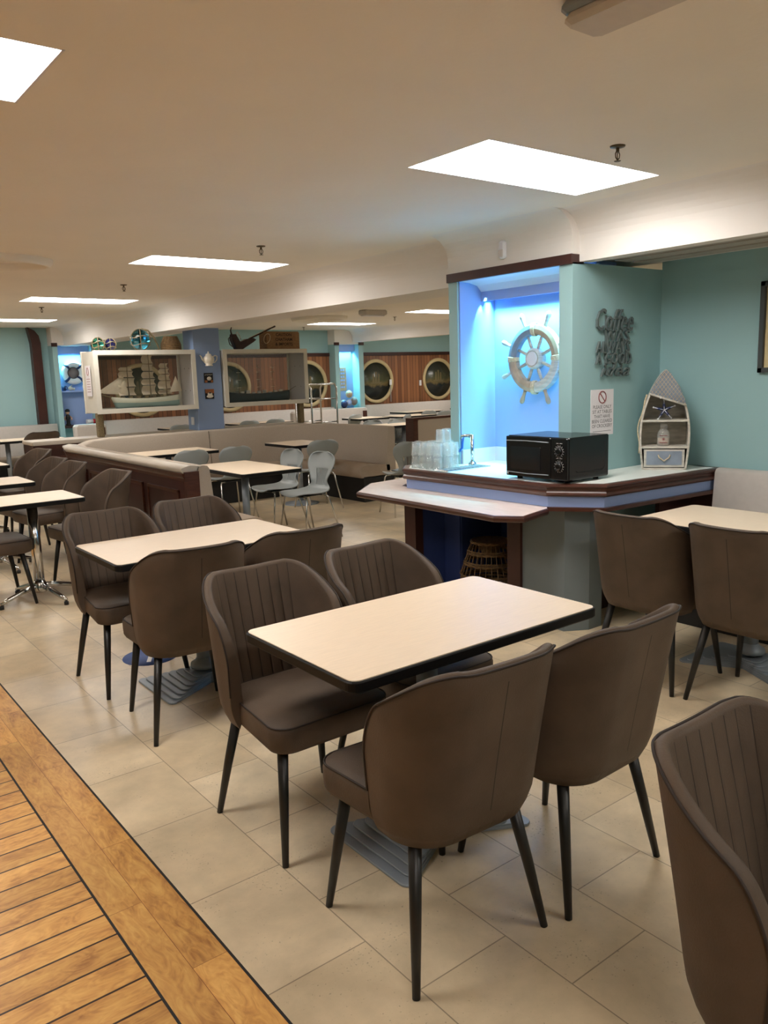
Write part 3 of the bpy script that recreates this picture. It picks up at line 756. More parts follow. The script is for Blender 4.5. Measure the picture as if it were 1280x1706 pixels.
grey(5.17, 8.02, D(-8), 'grey slotted-back chair in front of the curved booth bench')
grey(5.62, 6.95, D(-15), 'grey slotted-back chair beside the stacked glasses at the end of the bar shelf')
grey(5.55, 12.9, D(0), 'grey chair back showing below the sailing ship case')
grey(6.75, 12.75, D(0), 'grey chair back, left of two below the steamship case')
grey(7.25, 12.72, D(0), 'grey chair back, right of two below the steamship case')
grey(8.75, 12.45, D(15), 'grey chair beyond the silver trolley')
grey(7.85, 10.25, D(180), 'grey chair back, lower left of those beyond the curved booth')
grey(8.25, 10.12, D(180), 'grey chair back, lower right of those beyond the curved booth')
grey(9.1, 11.4, D(30), 'grey chair back, upper left beyond the curved booth')
grey(10.3, 12.1, D(0), 'grey chair back near the far sofa below the bare panelling')
grey(10.35, 11.7, D(0), 'grey chair back just in front of another near the far right sofa')
grey(8.45, 9.35, D(0), 'grey chair standing under the table beyond the end of the curved booth')

# ------------------------------------------------------------------ booths
def sweep(path, prof, mi=0, smooth=True, caps=True):
    """profile (n, z): n metres to the right of the walking direction"""
    n = len(path); m = MB(); rows = []
    for i in range(n):
        d0 = Vector(path[i]) - Vector(path[i - 1]) if i > 0 else Vector(path[1]) - Vector(path[0])
        d1 = Vector(path[i + 1]) - Vector(path[i]) if i < n - 1 else d0
        d0.normalize(); d1.normalize()
        n0 = Vector((d0.y, -d0.x)); n1 = Vector((d1.y, -d1.x)); b = (n0 + n1).normalized(); k = 1 / max(.35, b.dot(n0))
        rows.append([(path[i][0] + b.x * q * k, path[i][1] + b.y * q * k, z) for q, z in prof])
    m.grid(rows, mi, smooth, True)
    if caps: m.add(rows[0], [tuple(range(len(prof)))], mi); m.add(rows[-1], [tuple(range(len(prof)))], mi)
    return m
def arc_pts(cx, cy, r, a0, a1, k=8): return [(cx + r * math.cos(D(a0 + (a1 - a0) * i / k)), cy + r * math.sin(D(a0 + (a1 - a0) * i / k))) for i in range(k + 1)]
BACK = [(0, .36), (.0, .885), (.012, .9), (.05, .907), (.085, .9), (.1, .88), (.125, .6), (.14, .44), (.14, .36)]
SEAT = [(.09, .30), (.09, .43), (.3, .448), (.47, .452), (.52, .44), (.545, .41), (.545, .36), (.535, .30)]
KICK = [(.02, 0), (.02, .31), (.5, .31), (.5, 0)]
P1 = [(2.58, 5.66), (2.58, 8.5), (2.66, 8.85), (2.95, 9.4), (3.25, 9.6), (3.7, 9.66), (5.25, 9.66)] + arc_pts(5.3, 8.69, .97, 85, 0, 8) + [(6.27, 7.9)]
def booth(path, label, fab, seatfab, group=None):
    t = empty('booth_bench', (path[0][0], path[0][1], 0)); tag(t, label, 'bench', group)
    o = Vector((path[0][0], path[0][1])); q = [(a - o.x, b - o.y) for a, b in path]
    bk = sweep(q, BACK).build('backrest', fab, t); sweep(q, SEAT).build('seat', seatfab, t); sweep(q, KICK, smooth=False).build('kick_board', M['kick'], t)
    return t, bk
def seam(bk, base, pts):      # thin vertical seams on the backrest face
    for (x, y, nx, ny) in pts:
        MB().tube([(x - base[0] + nx * .101, y - base[1] + ny * .101, .895), (x - base[0] + nx * .127, y - base[1] + ny * .127, .6), (x - base[0] + nx * .14, y - base[1] + ny * .14, .45)], .003, 0, 5).build('seam', M['leather_dark'], bk)
b1, bk1 = booth(P1, 'large U-shaped beige booth bench curving round the grey chairs', M['boothfab'], M['seatfab'])
seam(bk1, P1[0], [(4.55, 9.66, 0, -1)])
# panelled wood partition carrying the booth, with beige capping
def partition():
    t = empty('booth_partition', (2.5, 5.66, 0)); tag(t, 'dark panelled wood partition with beige capping behind the left row of brown chairs', 'partition')
    o = (2.5, 5.66); P = [(2.58, 5.66), (2.58, 8.5), (2.66, 8.85)]
    q = [(a - o[0], b - o[1]) for a, b in P]
    sweep(q, [(-.005, 0), (-.005, .86), (-.1, .86), (-.1, 0)], smooth=False).build('panel_body', M['darkwood'], t)
    sweep(q, [(.0, .86), (.02, .905), (-.06, .915), (-.125, .9), (-.13, .885), (-.115, .86)]).build('capping', M['cap'], t)
    sweep(q, [(-.1, .80), (-.1, .86), (-.125, .86), (-.118, .835), (-.11, .82), (-.11, .80)], smooth=False).build('moulding', M['mahogany'], t)
    x = -.02 - .005
    for k in range(4):
        y0 = .12 + .72 * k; y1 = y0 + .62
        f = MB()
        for a, b in (((y0, .70), (y1, .725)), ((y0, .12), (y1, .145)), ((y0, .12), (y0 + .025, .725)), ((y1 - .025, .12), (y1, .725))):
            f.box((x - .012, a[0], a[1]), (x + .01, b[0], b[1]), bev=.005)
        f.build('raised_panel_frame', M['mahogany'], t)
        B((x - .004, y0 + .025, .145), (x + .01, y1 - .025, .70), bev=.003).build('raised_panel', M['darkwood'], t)
    B((-.03, -.02, 0), (.085, .0, .87)).build('end_post', M['mahogany'], t)
partition()
def ledge():
    t = empty('booth_ledge', (2.46, 9.66, 0)); tag(t, 'long pale ledge on dark panelled wood running behind the booth under the ship cases', 'partition')
    o = (2.46, 9.66)
    def L_(x, y): return (x - o[0], y - o[1])
    B((.0, .06, 0), (3.64 - .0, .44, .86)).build('panel_body', M['darkwood'], t)
    B((-.02, .03, .86), (3.66, .47, .905), bev=.01).build('ledge_top', M['cap'], t)
    B((-.01, .045, .80), (.72, .07, .86)).build('moulding', M['mahogany'], t)
    B((.08, .05, .2), (.62, .062, .72), bev=.004).build('raised_panel', M['mahogany'], t)
ledge()
bR, _ = booth([(4.78, 2.70), (4.78, 2.0), (4.78, -1.5)][::1], 'grey upholstered wall bench at the right edge below the teal wall', M['palefab'], M['palefab'])
# bench against the right wall: seat faces -X, walking -Y puts the right side at -X
# far sofas
booth([(-1.0, 13.9), (3.9, 13.9)], 'long pale sofa at the far left under the teal wall', M['palefab'], M['seatfab'])
booth([(4.65, 13.9), (9.4, 13.9)], 'pale sofa under the far panelling, seen below the two ship cases', M['palefab'], M['palefab'])
booth([(10.15, 13.9), (14.8, 13.9)], 'pale sofa under the far right panelling with round paintings', M['palefab'], M['palefab'])
def sofa_end(x0, x1, y, label):
    t = empty('booth_divider', (x0, y, 0)); tag(t, label, 'partition')
    B((0, 0, .0), (x1 - x0, .16, .9), bev=.03).build('upholstered_panel', M['palefab'], t)
    B((x1 - x0 - .13, -.004, .62), (x1 - x0 - .03, .0, .84)).build('end_inlay', M['mahogany'], t)
sofa_end(7.9, 9.62, 12.95, 'pale upholstered divider left of the far blue niche, small brown inlay at its end')
sofa_end(3.95, 4.45, 13.05, 'pale upholstered divider end below the left ship case, small brown inlay')
def mid_booth():
    t = empty('booth_divider', (7.42, 8.93, 0)); tag(t, 'beige upholstered divider with dark wood end just left of the near niche pier', 'partition')
    B((.08, 0, .02), (2.3, .12, .88), bev=.02).build('upholstered_panel', M['boothfab'], t)
    B((.0, -.02, .0), (.08, .16, .905)).build('end_post', M['mahogany'], t)
    B((.07, -.01, .88), (2.3, .14, .91), bev=.005).build('capping', M['mahogany'], t)
mid_booth()

# ------------------------------------------------------------------ bar counter
def bar():
    t = empty('bar_counter', (3.5, 3.2, 0)); tag(t, 'angled bar counter with mahogany mouldings and blue band under the ship wheel niche', 'bar counter')
    O = (3.5, 3.2)
    top = [(3.49, 4.30), (3.53, 3.06), (3.72, 2.80), (4.775, 2.72), (4.79, 3.185), (3.9, 3.185), (3.9, 4.27), (3.895, 4.62), (3.72, 4.54)]
    top = [(3.50, 4.29), (3.53, 3.06), (3.715, 2.80), (4.775, 2.72), (4.775, 3.185), (3.905, 3.185), (3.895, 4.35), (3.62, 4.42)]
    q = [(a - O[0], b - O[1]) for a, b in top]
    MB().prism(q, .885, .9, 0).build('worktop', M['worktop'], t)
    B((.40, .095, .86), (.745, .98, .8995)).build('niche_worktop', M['worktop'], t)
    B((.735, .1, .9), (.75, .975, 1.0)).build('backsplash', M['plastic_w'], t)
    B((.415, .96, .9), (.745, .974, 1.0)).build('backsplash', M['plastic_w'], t)
    # moulded edge, walked so that outwards is to the right
    edge = [(3.895, 4.42), (3.62, 4.44), (3.49, 4.30), (3.52, 3.05), (3.71, 2.79), (4.775, 2.71)]
    e = [(a - O[0], b - O[1]) for a, b in edge]
    MO = [(-.03, .90), (.004, .9015), (.014, .896), (.016, .886), (.008, .876), (.003, .862), (.012, .852), (.016, .84), (.008, .83), (-.03, .828)]
    sweep(e, MO, smooth=False).build('edge_moulding', M['mahogany'], t)
    sweep(e, [(-.05, .765), (-.05, .829), (-.012, .829), (-.012, .765)], smooth=False).build('blue_band', M['blue'], t)
    sweep(e[3:], [(-.05, .745), (-.05, .767), (.012, .767), (.012, .745)], smooth=False).build('lower_trim', M['mahogany'], t)
    body = [(3.65, 3.36), (3.65, 3.03), (3.78, 2.95), (3.9, 2.95), (3.9, 3.19), (3.9, 3.36)]
    MB().prism([(a - O[0], b - O[1]) for a, b in body], 0, .75).build('front_panel', M['greypanel'], t)
    MB().prism([(a - O[0], b - O[1]) for a, b in [(3.70, 4.36), (3.70, 3.2), (3.86, 3.0), (4.70, 2.93), (4.775, 3.18), (3.91, 3.18), (3.9, 4.36)]], .745, .885).build('carcass', M['darkwood'], t)
    B((.13, .16, 0), (.40, .27, .745)).build('side_panel', M['darkwood'], t)
    B((.10, 1.13, 0), (.17, 1.25, .74)).build('post', M['darkwood'], t)
    B((.17, 1.14, 0), (.40, 1.17, .745)).build('side_panel', M['navy'], t)
    B((.385, .978, .0), (.399, 1.14, .745)).build('back_panel', M['navy'], t)
    B((.40, .972, .06), (.82, .984, .86)).build('side_panel', M['navy'], t)
    B((.40, .105, .06), (.41, .98, .745)).build('end_panel_strip', M['navy'], t) if False else None
    B((.80, .1, .06), (.84, .98, .86)).build('back_panel', M['navy'], t)
    B((.2, .27, 0), (.94, .98, .06)).build('plinth', M['darkwood'], t)
    # wall side: dark dado behind the benches side
    B((.9, -.3, .25), (1.27, -.27, .745)).build('end_panel', M['darkwood'], t)
    B((1.25, -.5, .45), (1.275, -.3, .9)).build('end_post', M['darkwood'], t)
    return t
bar()
def lower_shelf():
    t = empty('bar_shelf', (3.3, 3.8, 0)); tag(t, 'lower pale wood shelf with mahogany edge projecting in front of the bar counter', 'shelf')
    O = (3.3, 3.8)
    p = [(3.17, 4.41), (3.135, 3.09), (3.225, 2.965), (3.5, 3.035), (3.56, 3.08), (3.545, 4.4), (3.62, 4.46), (3.895, 4.46), (3.895, 4.74), (3.49, 4.69)]
    q = [(a - O[0], b - O[1]) for a, b in p]
    MB().prism(q, .752, .764).build('shelf_top', M['shelfwood'], t)
    MB().prism([(x * 1.0 + (.006 if False else 0), y) for x, y in q], .735, .752).build('shelf_board', M['mahogany'], t)
    e = [(3.895, 4.74), (3.49, 4.69), (3.17, 4.41), (3.135, 3.09), (3.225, 2.965), (3.5, 3.035)]
    sweep([(a - O[0], b - O[1]) for a, b in e], [(-.002, .727), (-.002, .764), (.010, .761), (.014, .75), (.012, .735), (.006, .727)], smooth=False).build('edge_moulding', M['mahogany'], t)
lower_shelf()

# ------------------------------------------------------------------ things on the bar
def microwave():
    t = empty('microwave', (3.575, 3.175, .9)); tag(t, 'black microwave oven with two dials on the white bar counter', 'microwave')
    # front faces -X; local: x depth, y width
    B((0, -.235, .018), (.36, .235, .262), bev=.006).build('housing', M['mwblack'], t)
    d = B((-.016, -.115, .022), (.0, .233, .258), bev=.004).build('door', M['mwblack'], t)
    B((-.0185, -.04, .065), (-.0155, .195, .2), bev=.002).build('window', M['mwglass'], d)
    MB().tube([(-.018, -.1, .232), (-.024, .06, .236), (-.018, .225, .232)], .003, 0, 6).build('upper_trim', M['steel_grey'], d)
    MB().tube([(-.018, -.1, .045), (-.022, .06, .042), (-.018, .225, .045)], .0025, 0, 6).build('lower_trim', M['steel_grey'], d)
    pnl = B((-.016, -.235, .022), (.0, -.117, .258), bev=.004).build('control_panel', M['mwblack'], t)
    for z, lab in ((.185, 'upper'), (.1, 'lower')):
        k = MB().lathe([(.024, 0), (.022, -.014), (.012, -.016)], (-.016, -.178, z), 0, 24, 'X').build('dial', M['mwblack'], pnl)
        ticks = MB()
        for i in range(14):
            a = D(i * 360 / 14); r0, r1 = .030, .035
            y0, z0, y1, z1 = r0 * math.cos(a), r0 * math.sin(a), r1 * math.cos(a), r1 * math.sin(a); dy, dz = -math.sin(a) * .0018, math.cos(a) * .0018
            ticks.add([(-.0168, -.178 + y0 - dy, z + z0 - dz), (-.0168, -.178 + y1 - dy, z + z1 - dz), (-.0168, -.178 + y1 + dy, z + z1 + dz), (-.0168, -.178 + y0 + dy, z + z0 + dz)], [(0, 1, 2, 3)])
        ring = [(-.0168, -.178 + .026 * math.cos(D(a)), z + .026 * math.sin(D(a))) for a in range(-60, 241, 15)]
        ticks.tube(ring, .0008, 0, 4)
        ticks.box((-.0172, -.2, z + .044), (-.0165, -.182, z + .047)); ticks.box((-.0172, -.174, z + .044), (-.0165, -.158, z + .047))
        ticks.build('dial_marks', M['mwmark'], pnl)
    B((-.0172, .212, .03), (-.0162, .226, .044)).build('badge', M['mwmark'], d)
    MB().tube([(.06, -.2352, .07), (.08, -.2365, .06), (.3, -.2365, .06), (.32, -.2352, .08), (.322, -.2352, .22)], .002, 0, 5).build('side_rib', M['black_edge'], t)
    for x in (.05, .31):
        for y in (-.18, .18): MB().lathe([(.016, 0), (.016, .02)], (x, y, 0), 0, 12).build('foot', M['black_edge'], t)
microwave()

# tumblers, upside down, stacked two and three high
def make_glass():
    prof = [(.037, 0), (.0375, .004), (.034, .012), (.031, .05), (.0325, .07), (.031, .094), (.027, .098), (1e-5, .098)]
    inner = [(1e-5, .088), (.027, .086), (.0285, .05), (.031, .012), (.035, 0)]
    prof = [(r * .94, h * .9) for r, h in prof]; inner = [(r * .94, h * .9) for r, h in inner]
    g = MB().lathe(prof, (0, 0, 0), 0, 16); g.lathe(inner, (0, 0, 0), 0, 16)
    for k in range(8):       # moulded flutes
        a = D(45 * k); g.tube([(.0355 * math.cos(a), .0355 * math.sin(a), .014), (.0325 * math.cos(a), .0325 * math.sin(a), .05)], .0022, 0, 4)
    return g.build('drinking_glass', M['tumbler'])
g0 = make_glass(); gi = 0
cells = []
for r in range(4):
    for c in range(5):
        cells.append((3.585 + .074 * r, 4.285 - .075 * c - (.02 * (r % 2)), r, c))
names_r = ['front', 'second', 'third', 'back']
for (x, y, r, c) in cells:
    if c == 4 or (r == 3 and c > 1): continue
    n = 3 if (r, c) in ((1, 2), (2, 2)) else 2
    for k in range(n):
        lab = 'upturned tumbler, %s row, %s from the left, %s layer' % (names_r[r], ['first', 'second', 'third', 'fourth', 'fifth'][c], ['bottom', 'second', 'top'][k])
        if gi == 0: g0.location = (x, y, .9); tag(g0, lab, 'glass', 'stacked tumblers beside the tap')
        else:
            o = g0.copy(); COL.objects.link(o); o.location = (x + .002 * ((gi * 7) % 3 - 1), y, .9 + .0885 * k); o['label'] = lab
        gi += 1
def tap():
    t = empty('water_tap', (3.905, 4.06, .9)); tag(t, 'chrome water tap with a blue lever standing beside the stacked glasses', 'tap')
    MB().tube([(0, 0, .0), (0, 0, .215)], .0125, 0, 14).build('column', M['chrome'], t)
    MB().lathe([(.03, 0), (.028, .015), (.016, .03)], (0, 0, 0)).build('base', M['chrome'], t)
    MB().tube([(0.0, .02, .2), (0, -.0, .205), (0, .06, .205), (0, .1, .2), (0, .105, .18)], .013, 0, 10).build('spout', M['chrome'], t)
    MB().tube([(-.012, .075, .19), (-.018, .08, .16), (-.015, .085, .12), (-.02, .11, .095), (-.02, .125, .098)], [.006, .009, .009, .01, .008], 0, 8).build('lever', M['leafblue'], t)
    d = B((-.37, -.15, .0), (.03, -.02, .008), bev=.003).build('drip_tray', M['chrome'], t)
    gr = MB()
    for k in range(9): gr.box((-.35 + .04 * k, -.135, .008), (-.33 + .04 * k, -.035, .0105))
    gr.build('tray_grille', M['steel_grey'], d)
tp = tap()

# ship's wheel on the niche back wall
def wheel():
    t = empty('ships_wheel', (4.25, 3.74, 1.617)); tag(t, 'weathered wooden ship steering wheel with rope bindings hanging in the blue niche', 'ship wheel')
    cx = -.06
    mats = [M['driftblue'], M['driftbrown'], M['driftwood'], M['driftbrown']]
    for q in range(4):
        rows = []
        for i in range(13):
            a = D(90 * q + 90 * i / 12)
            rows.append([(cx + dx, r * math.cos(a), r * math.sin(a)) for r, dx in ((.158, .02), (.158, -.018), (.166, -.026), (.196, -.03), (.222, -.024), (.226, -.014), (.226, .02))])
        MB().grid(rows, 0, False, True).build('rim_segment', mats[q], t)
    hub = MB().lathe([(.07, .03), (.07, -.02), (.06, -.032), (.05, -.034), (.05, -.03), (.048, -.03)], (cx, 0, 0), 0, 32, 'X').build('hub', M['driftwood'], t)
    MB().lathe([(.046, 0), (.045, -.006)], (cx - .03, 0, 0), 0, 32, 'X').build('hub_cap', M['plastic_w'], hub)
    for k in range(8):
        a = D(22.5 + 45 * k); c, s = math.cos(a), math.sin(a)
        MB().tube([(cx, c * r, s * r) for r in (.06, .1, .16)], [.009, .012, .009], 0, 8).build('spoke', M['driftwood'], t)
        MB().tube([(cx, c * r, s * r) for r in (.222, .245, .27, .295, .315, .325)], [.014, .011, .012, .017, .016, .008], 0, 10).build('handle', M['driftwood'] if k in (0, 1, 2, 3, 4, 7) else M['driftbrown'], t)
    for k in range(4):
        a = D(90 * k); rb = MB()
        for j in range(-2, 3):
            da = j * .032; ca, sa = math.cos(a + da), math.sin(a + da)
            rb.tube([(cx + .0285 * math.sin(u) * 1.05 + (-.003), (.192 + .043 * math.cos(u)) * ca, (.192 + .043 * math.cos(u)) * sa) for u in [2 * PI * i / 16 for i in range(16)]], .0045, 0, 6, closed=True)
        rb.build('rope_binding', M['rope'], t)
    B((-.035, -.02, -.02), (-.0, .02, .02)).build('wall_mount', M['driftwood'], t)
wheel()
# paper notices
def notice():
    t = empty('wall_notice', (4.192, 3.19, 1.268)); tag(t, 'white paper notice with a red prohibition sign on the teal wall above the microwave', 'notice')
    B((-.113, -.002, -.142), (.113, 0, .142)).build('sheet', M['paper'], t)
    ring = MB().tube([(.036 * math.cos(a), -.0028, .094 + .036 * math.sin(a)) for a in [2 * PI * i / 32 for i in range(32)]], .0032, 0, 6, closed=True)
    ring.tube([(-.024, -.0028, .119), (.024, -.0028, .069)], .003, 0, 6)
    ring.build('prohibition_sign', M['redink'], t)
    tx = text_mb(['PLEASE ONLY', 'SIT AT TABLES', 'THAT HAVE', 'BEEN CLEARED', 'OF CROCKERY'], .03, mw=.2, linesp=.98)
    xf(tx, T(0, -.0026, .048)); tx.build('lettering', M['ink'], t)
    B((-.09, -.0026, -.118), (.09, -.002, -.1155)).build('small_print_rule', M['ink'], t)
notice()
def notice2():
    t = empty('wall_notice', (4.249, 3.485, 1.19)); tag(t, 'white instruction sheet on the blue niche back wall, half hidden by the niche pier', 'notice')
    B((-.002, -.09, -.145), (0, .09, .145)).build('sheet', M['paper'], t)
    tx = text_mb(['MICROWAVE'], .027, mw=.14); xf(tx, T(-.0026, 0, .11) @ ROT_X); tx.build('lettering', M['ink'], t)
    ln = MB()
    for z in (.05, .0, -.018, -.036, -.075, -.095): ln.box((-.0026, -.05, z), (-.002, .05, z + .005))
    ln.build('text_lines', M['ink'], t)
notice2()
# wooden words on the side wall
def words():
    t = tag(empty('word_sign', (4.285, 3.188, 1.90)), 'dark grey cut-out wooden words sign above the paper notice', 'sign')
    for wd, nm, x0, x1, z0, z1, sh in (('Coffee', 'coffee', -.175, .19, -.135, .0, .35), ('WAS', 'was', -.10, .155, -.198, -.128, .0), ('ALWAYS', 'always', -.18, .16, -.268, -.196, .12),
                                   ('A GOOD', 'a_good', -.18, .175, -.338, -.264, .1), ('idea', 'idea', -.13, .16, -.412, -.332, .4)):
        a = text_mb([wd], .1, depth=.014, bold=.0002, shear=sh, spacing=1.12)
        X0, X1 = min(v[0] for v in a.v), max(v[0] for v in a.v); Z0, Z1 = min(v[2] for v in a.v), max(v[2] for v in a.v)
        a.v = [(x0 + (v[0] - X0) / (X1 - X0) * (x1 - x0), v[1] - .012, z0 + (v[2] - Z0) / (Z1 - Z0) * (z1 - z0)) for v in a.v]
        a.build('word_' + nm, M['sign'], t)
    bb = MB().box((-.08, -.006, -.04), (-.065, .0, -.40)).box((.08, -.006, -.04), (.095, .0, -.40)); bb.build('backing_strip', M['sign'], t)
words()
# fire detector on the white head
t = empty('motion_detector', (3.9, 3.737, 2.30)); tag(t, 'small white alarm sensor on the white wall above the niche', 'sensor')
B((-.035, -.028, -.055), (0, .028, .055), bev=.012).build('housing', M['plastic_w'], t)
B((-.042, -.022, -.045), (-.034, .022, .0), bev=.008).build('lens', M['palefab'], t)

# boat shaped shelf
def boat_shelf():
    t = empty('boat_shelf', (4.55, 2.98, .9), D(-55)); tag(t, 'grey whitewashed boat-shaped shelf unit with netting standing in the counter corner', 'shelf')
    # local: front faces -y, x right
    H_ = .62
    def hw(z):
        k = z / H_
        if k < .35: return .132 + .018 * math.sin(k / .35 * PI / 2)
        return .15 * math.cos((k - .35) / .65 * PI / 2) ** .72 if k < 1 else 0
    zs = [H_ * i / 28 for i in range(29)]
    dep = .11
    for sx in (-1, 1):
        rows = [[(sx * hw(z), -dep, z), (sx * max(0, hw(z) - .012), -dep, z), (sx * max(0, hw(z) - .012), dep, z), (sx * hw(z), dep, z)] for z in zs]
        MB().grid(rows, 0, False, True).build('side_panel', M['driftwood'], t)
    bk = MB(); bk.add([(-hw(z), dep, z) for z in zs] + [(hw(z), dep, z) for z in zs[::-1]], [tuple(range(58))])
    bk.add([(-hw(z), dep - .006, z) for z in zs] + [(hw(z), dep - .006, z) for z in zs[::-1]], [tuple(range(58))]); bk.build('back_panel', M['driftwood'], t)
    B((-.13, -dep, 0), (.13, dep, .012)).build('bottom_board', M['driftwood'], t)
    for z in (.135, .30): B((-hw(z) + .01, -dep - .004, z), (hw(z) - .01, dep - .008, z + .012)).build('shelf_board', M['driftwood'], t)
    dr = B((-.12, -dep - .003, .018), (.12, dep - .02, .128)).build('drawer', M['driftwood'], t)
    B((-.105, -dep - .007, .032), (.105, -dep - .002, .118)).build('drawer_front', M['driftblue'], dr)
    MB().tube([(-.035, -dep - .008, .095), (-.03, -dep - .015, .08), (0, -dep - .018, .058), (.03, -dep - .015, .08), (.035, -dep - .008, .095)], .004, 0, 8).build('rope_handle', M['rope'], dr)
    # hood: planked bow, slanting lower edge
    hood = MB(); f = []
    zz = [.44 + (H_ - .44) * i / 12 for i in range(13)]
    low = [(-hw(.475), -dep - .004, .475), (hw(.40), -dep - .004, .40)]
    outl = [(hw(z), -dep - .004, z) for z in [.40 + (H_ - .40) * i / 12 for i in range(13)]] + [(-hw(z), -dep - .004, z) for z in [H_ - (H_ - .475) * i / 10 for i in range(1, 11)]]
    n = len(outl); back = [(x, y + .012, z) for x, y, z in outl]
    hood.add(outl + back, [tuple(range(n)), tuple(range(2 * n - 1, n - 1, -1))] + [(i, (i + 1) % n, n + (i + 1) % n, n + i) for i in range(n)])
    hd = hood.build('bow_board', M['driftblue'], t)
    MB().tube([(-hw(.475), -dep - .008, .475), (hw(.40), -dep - .008, .40)], .007, 0, 6).build('slanting_rail', M['driftwood'], hd)
    net = MB()
    for k in range(-14, 15):
        for s in (1, -1):
            seg = []
            for i in range(40):
                z = .40 + .22 * i / 39; x = k * .0225 + s * (z - .5) * .75
                lo = .475 - (.075) * (x + hw(.475)) / (hw(.475) + hw(.40))
                if abs(x) < hw(z) + .004 and z > lo: seg.append((x, -dep - .0085, z))
            if len(seg) > 1: net.tube([seg[0], seg[-1]], .0012, 0, 4)
    net.build('fishing_net', M['rope'], hd)
    for x, z in ((-.03, .447), (.07, .423)): MB().ball((x, -dep - .014, z), .005, 0, 8).build('bead', M['plastic_w'], hd)
    MB().tube([(-hw(z) - .006 - .006 * math.sin(z * 30), -.085, z) for z in [.47 - .023 * i for i in range(17)]], .005, 0, 6).build('side_rope', M['rope'], t)
    return t
bs = boat_shelf()
def rel(loc):      # a point given in the boat shelf's frame
    a = D(-55); c, s = math.cos(a), math.sin(a); return (4.55 + c * loc[0] - s * loc[1], 2.98 + s * loc[0] + c * loc[1], .9 + loc[2])
star = MB()
for k in range(5):
    a = D(90 + 72 * k + 4)
    for mi, w0 in ((0, .008),):
        star.tube([(0, 0, 0), (math.cos(a) * .035, -.004, math.sin(a) * .035), (math.cos(a) * .068, 0, math.sin(a) * .068)], [.009, .008, .002], 1 if k in (2, 3, 4) else 1, 8)
star.tube([(0, -.006, 0), (0, -.006, .10)], .001, 0, 4)
for k in range(5):
    a = D(90 + 72 * k + 4); star.tube([(0, -.009, 0), (math.cos(a) * .064, -.009, math.sin(a) * .064)], .0022, 0, 5)
    star.ball((math.cos(a) * .066, -.002, math.sin(a) * .066), .006, 0, 8)
st = star.build('starfish_ornament', [M['plastic_w'], M['navyblue']]); st.location = rel((-.005, -.075, .372)); st.rotation_euler = (0, 0, D(-55)); tag(st, 'blue and white starfish ornament on the upper shelf of the boat unit', 'ornament')
t = empty('glass_jar', rel((-.005, -.045, .147)), D(-55)); t.scale = (1.2, 1.2, 1.2); tag(t, 'small glass jar with printed label on the middle shelf of the boat unit', 'jar')
MB().lathe([(.03, 0), (.031, .004), (.031, .065), (.024, .078), (.018, .084), (.018, .092), (.022, .094), (.022, .098), (.018, .1)], (0, 0, 0), 0, 20).build('glass_body', M['jarglass'], t)
MB().lathe([(1e-5, .003), (.028, .004), (.028, .04), (1e-5, .042)], (0, 0, 0), 0, 16).build('contents', M['amber'], t)
MB().lathe([(.012, .095), (.019, .1), (.021, .112), (.014, .118), (1e-5, .118)], (0, 0, 0), 0, 16).build('stopper', M['jarglass'], t)
lb = MB()
for z in (.054, .018):
    lb.tube([(.0315 * math.sin(D(a)), -.0315 * math.cos(D(a)), z) for a in range(-38, 39, 8)], .0016, 0, 4)
for a0 in range(0, 360, 45): lb.tube([(.0, -.0318, .036), (.009 * math.cos(D(a0)), -.0316, .036 + .009 * math.sin(D(a0)))], .001, 0, 4)
lb.build('printed_label', M['redink'], t)

# picture cut by the right edge
t = empty('framed_picture', (4.8, 2.2, 1.75)); tag(t, 'dark framed yellowed print on the teal wall, cut by the right photo edge', 'picture')
B((-.006, -.28, -.235), (0, .28, .235)).build('print', M['oldpaper'], t)
f = MB()
for a, b in (((-.31, -.265), (.31, -.235)), ((-.31, .235), (.31, .265)), ((-.31, -.265), (-.28, .265)), ((.28, -.265), (.31, .265))): f.box((-.028, a[0], a[1]), (0, b[0], b[1]), bev=.003)
f.build('frame', M['framegrey'], t)
B((-.0075, .05, .03), (-.006, .27, .23)).build('print_photo', M['palefab'], t)
ln = MB()
for k in range(6): ln.box((-.0075, -.2, -.02 - .035 * k), (-.006, .24 - .02 * (k % 2), -.012 - .035 * k))
ln.build('print_lines', M['framegrey'], t)

# lobster pot basket under the shelf
def basket():
    t = empty('wicker_basket', (3.91, 3.90, .06)); tag(t, 'round woven lobster-pot basket in the dark recess under the bar shelf', 'basket')
    def rr(z): return .205 - .075 * max(0, (z - .1) / .22) if z > .1 else .205 - .01 * (1 - z / .1)
    w_ = MB()
    for z, r in ((.008, .008), (.035, .007), (.06, .009), (.075, .008), (.1, .01), (.175, .01), (.19, .007), (.25, .01), (.265, .007), (.325, .012)):
        for s in (-1, 1):
            w_.tube([((rr(z) + .004 * s * math.sin(i * PI / 2)) * math.cos(2 * PI * i / 72), (rr(z) + .004 * s * math.sin(i * PI / 2)) * math.sin(2 * PI * i / 72), z + s * .003) for i in range(72)], r * .62, 0, 5, closed=True)
    w_.build('woven_bands', M['wicker'], t)
    st_ = MB()
    for k in range(30):
        a = 2 * PI * k / 30; st_.tube([(rr(z) * math.cos(a), rr(z) * math.sin(a), z) for z in (.0, .1, .2, .325)], .0035, 0, 5)
    st_.build('stakes', M['wicker'], t)
    MB().lathe([(.12, .33), (.07, .28), (.055, .22)], (0, 0, 0), 0, 24).build('funnel', M['wicker'], t)
    return t
basket()
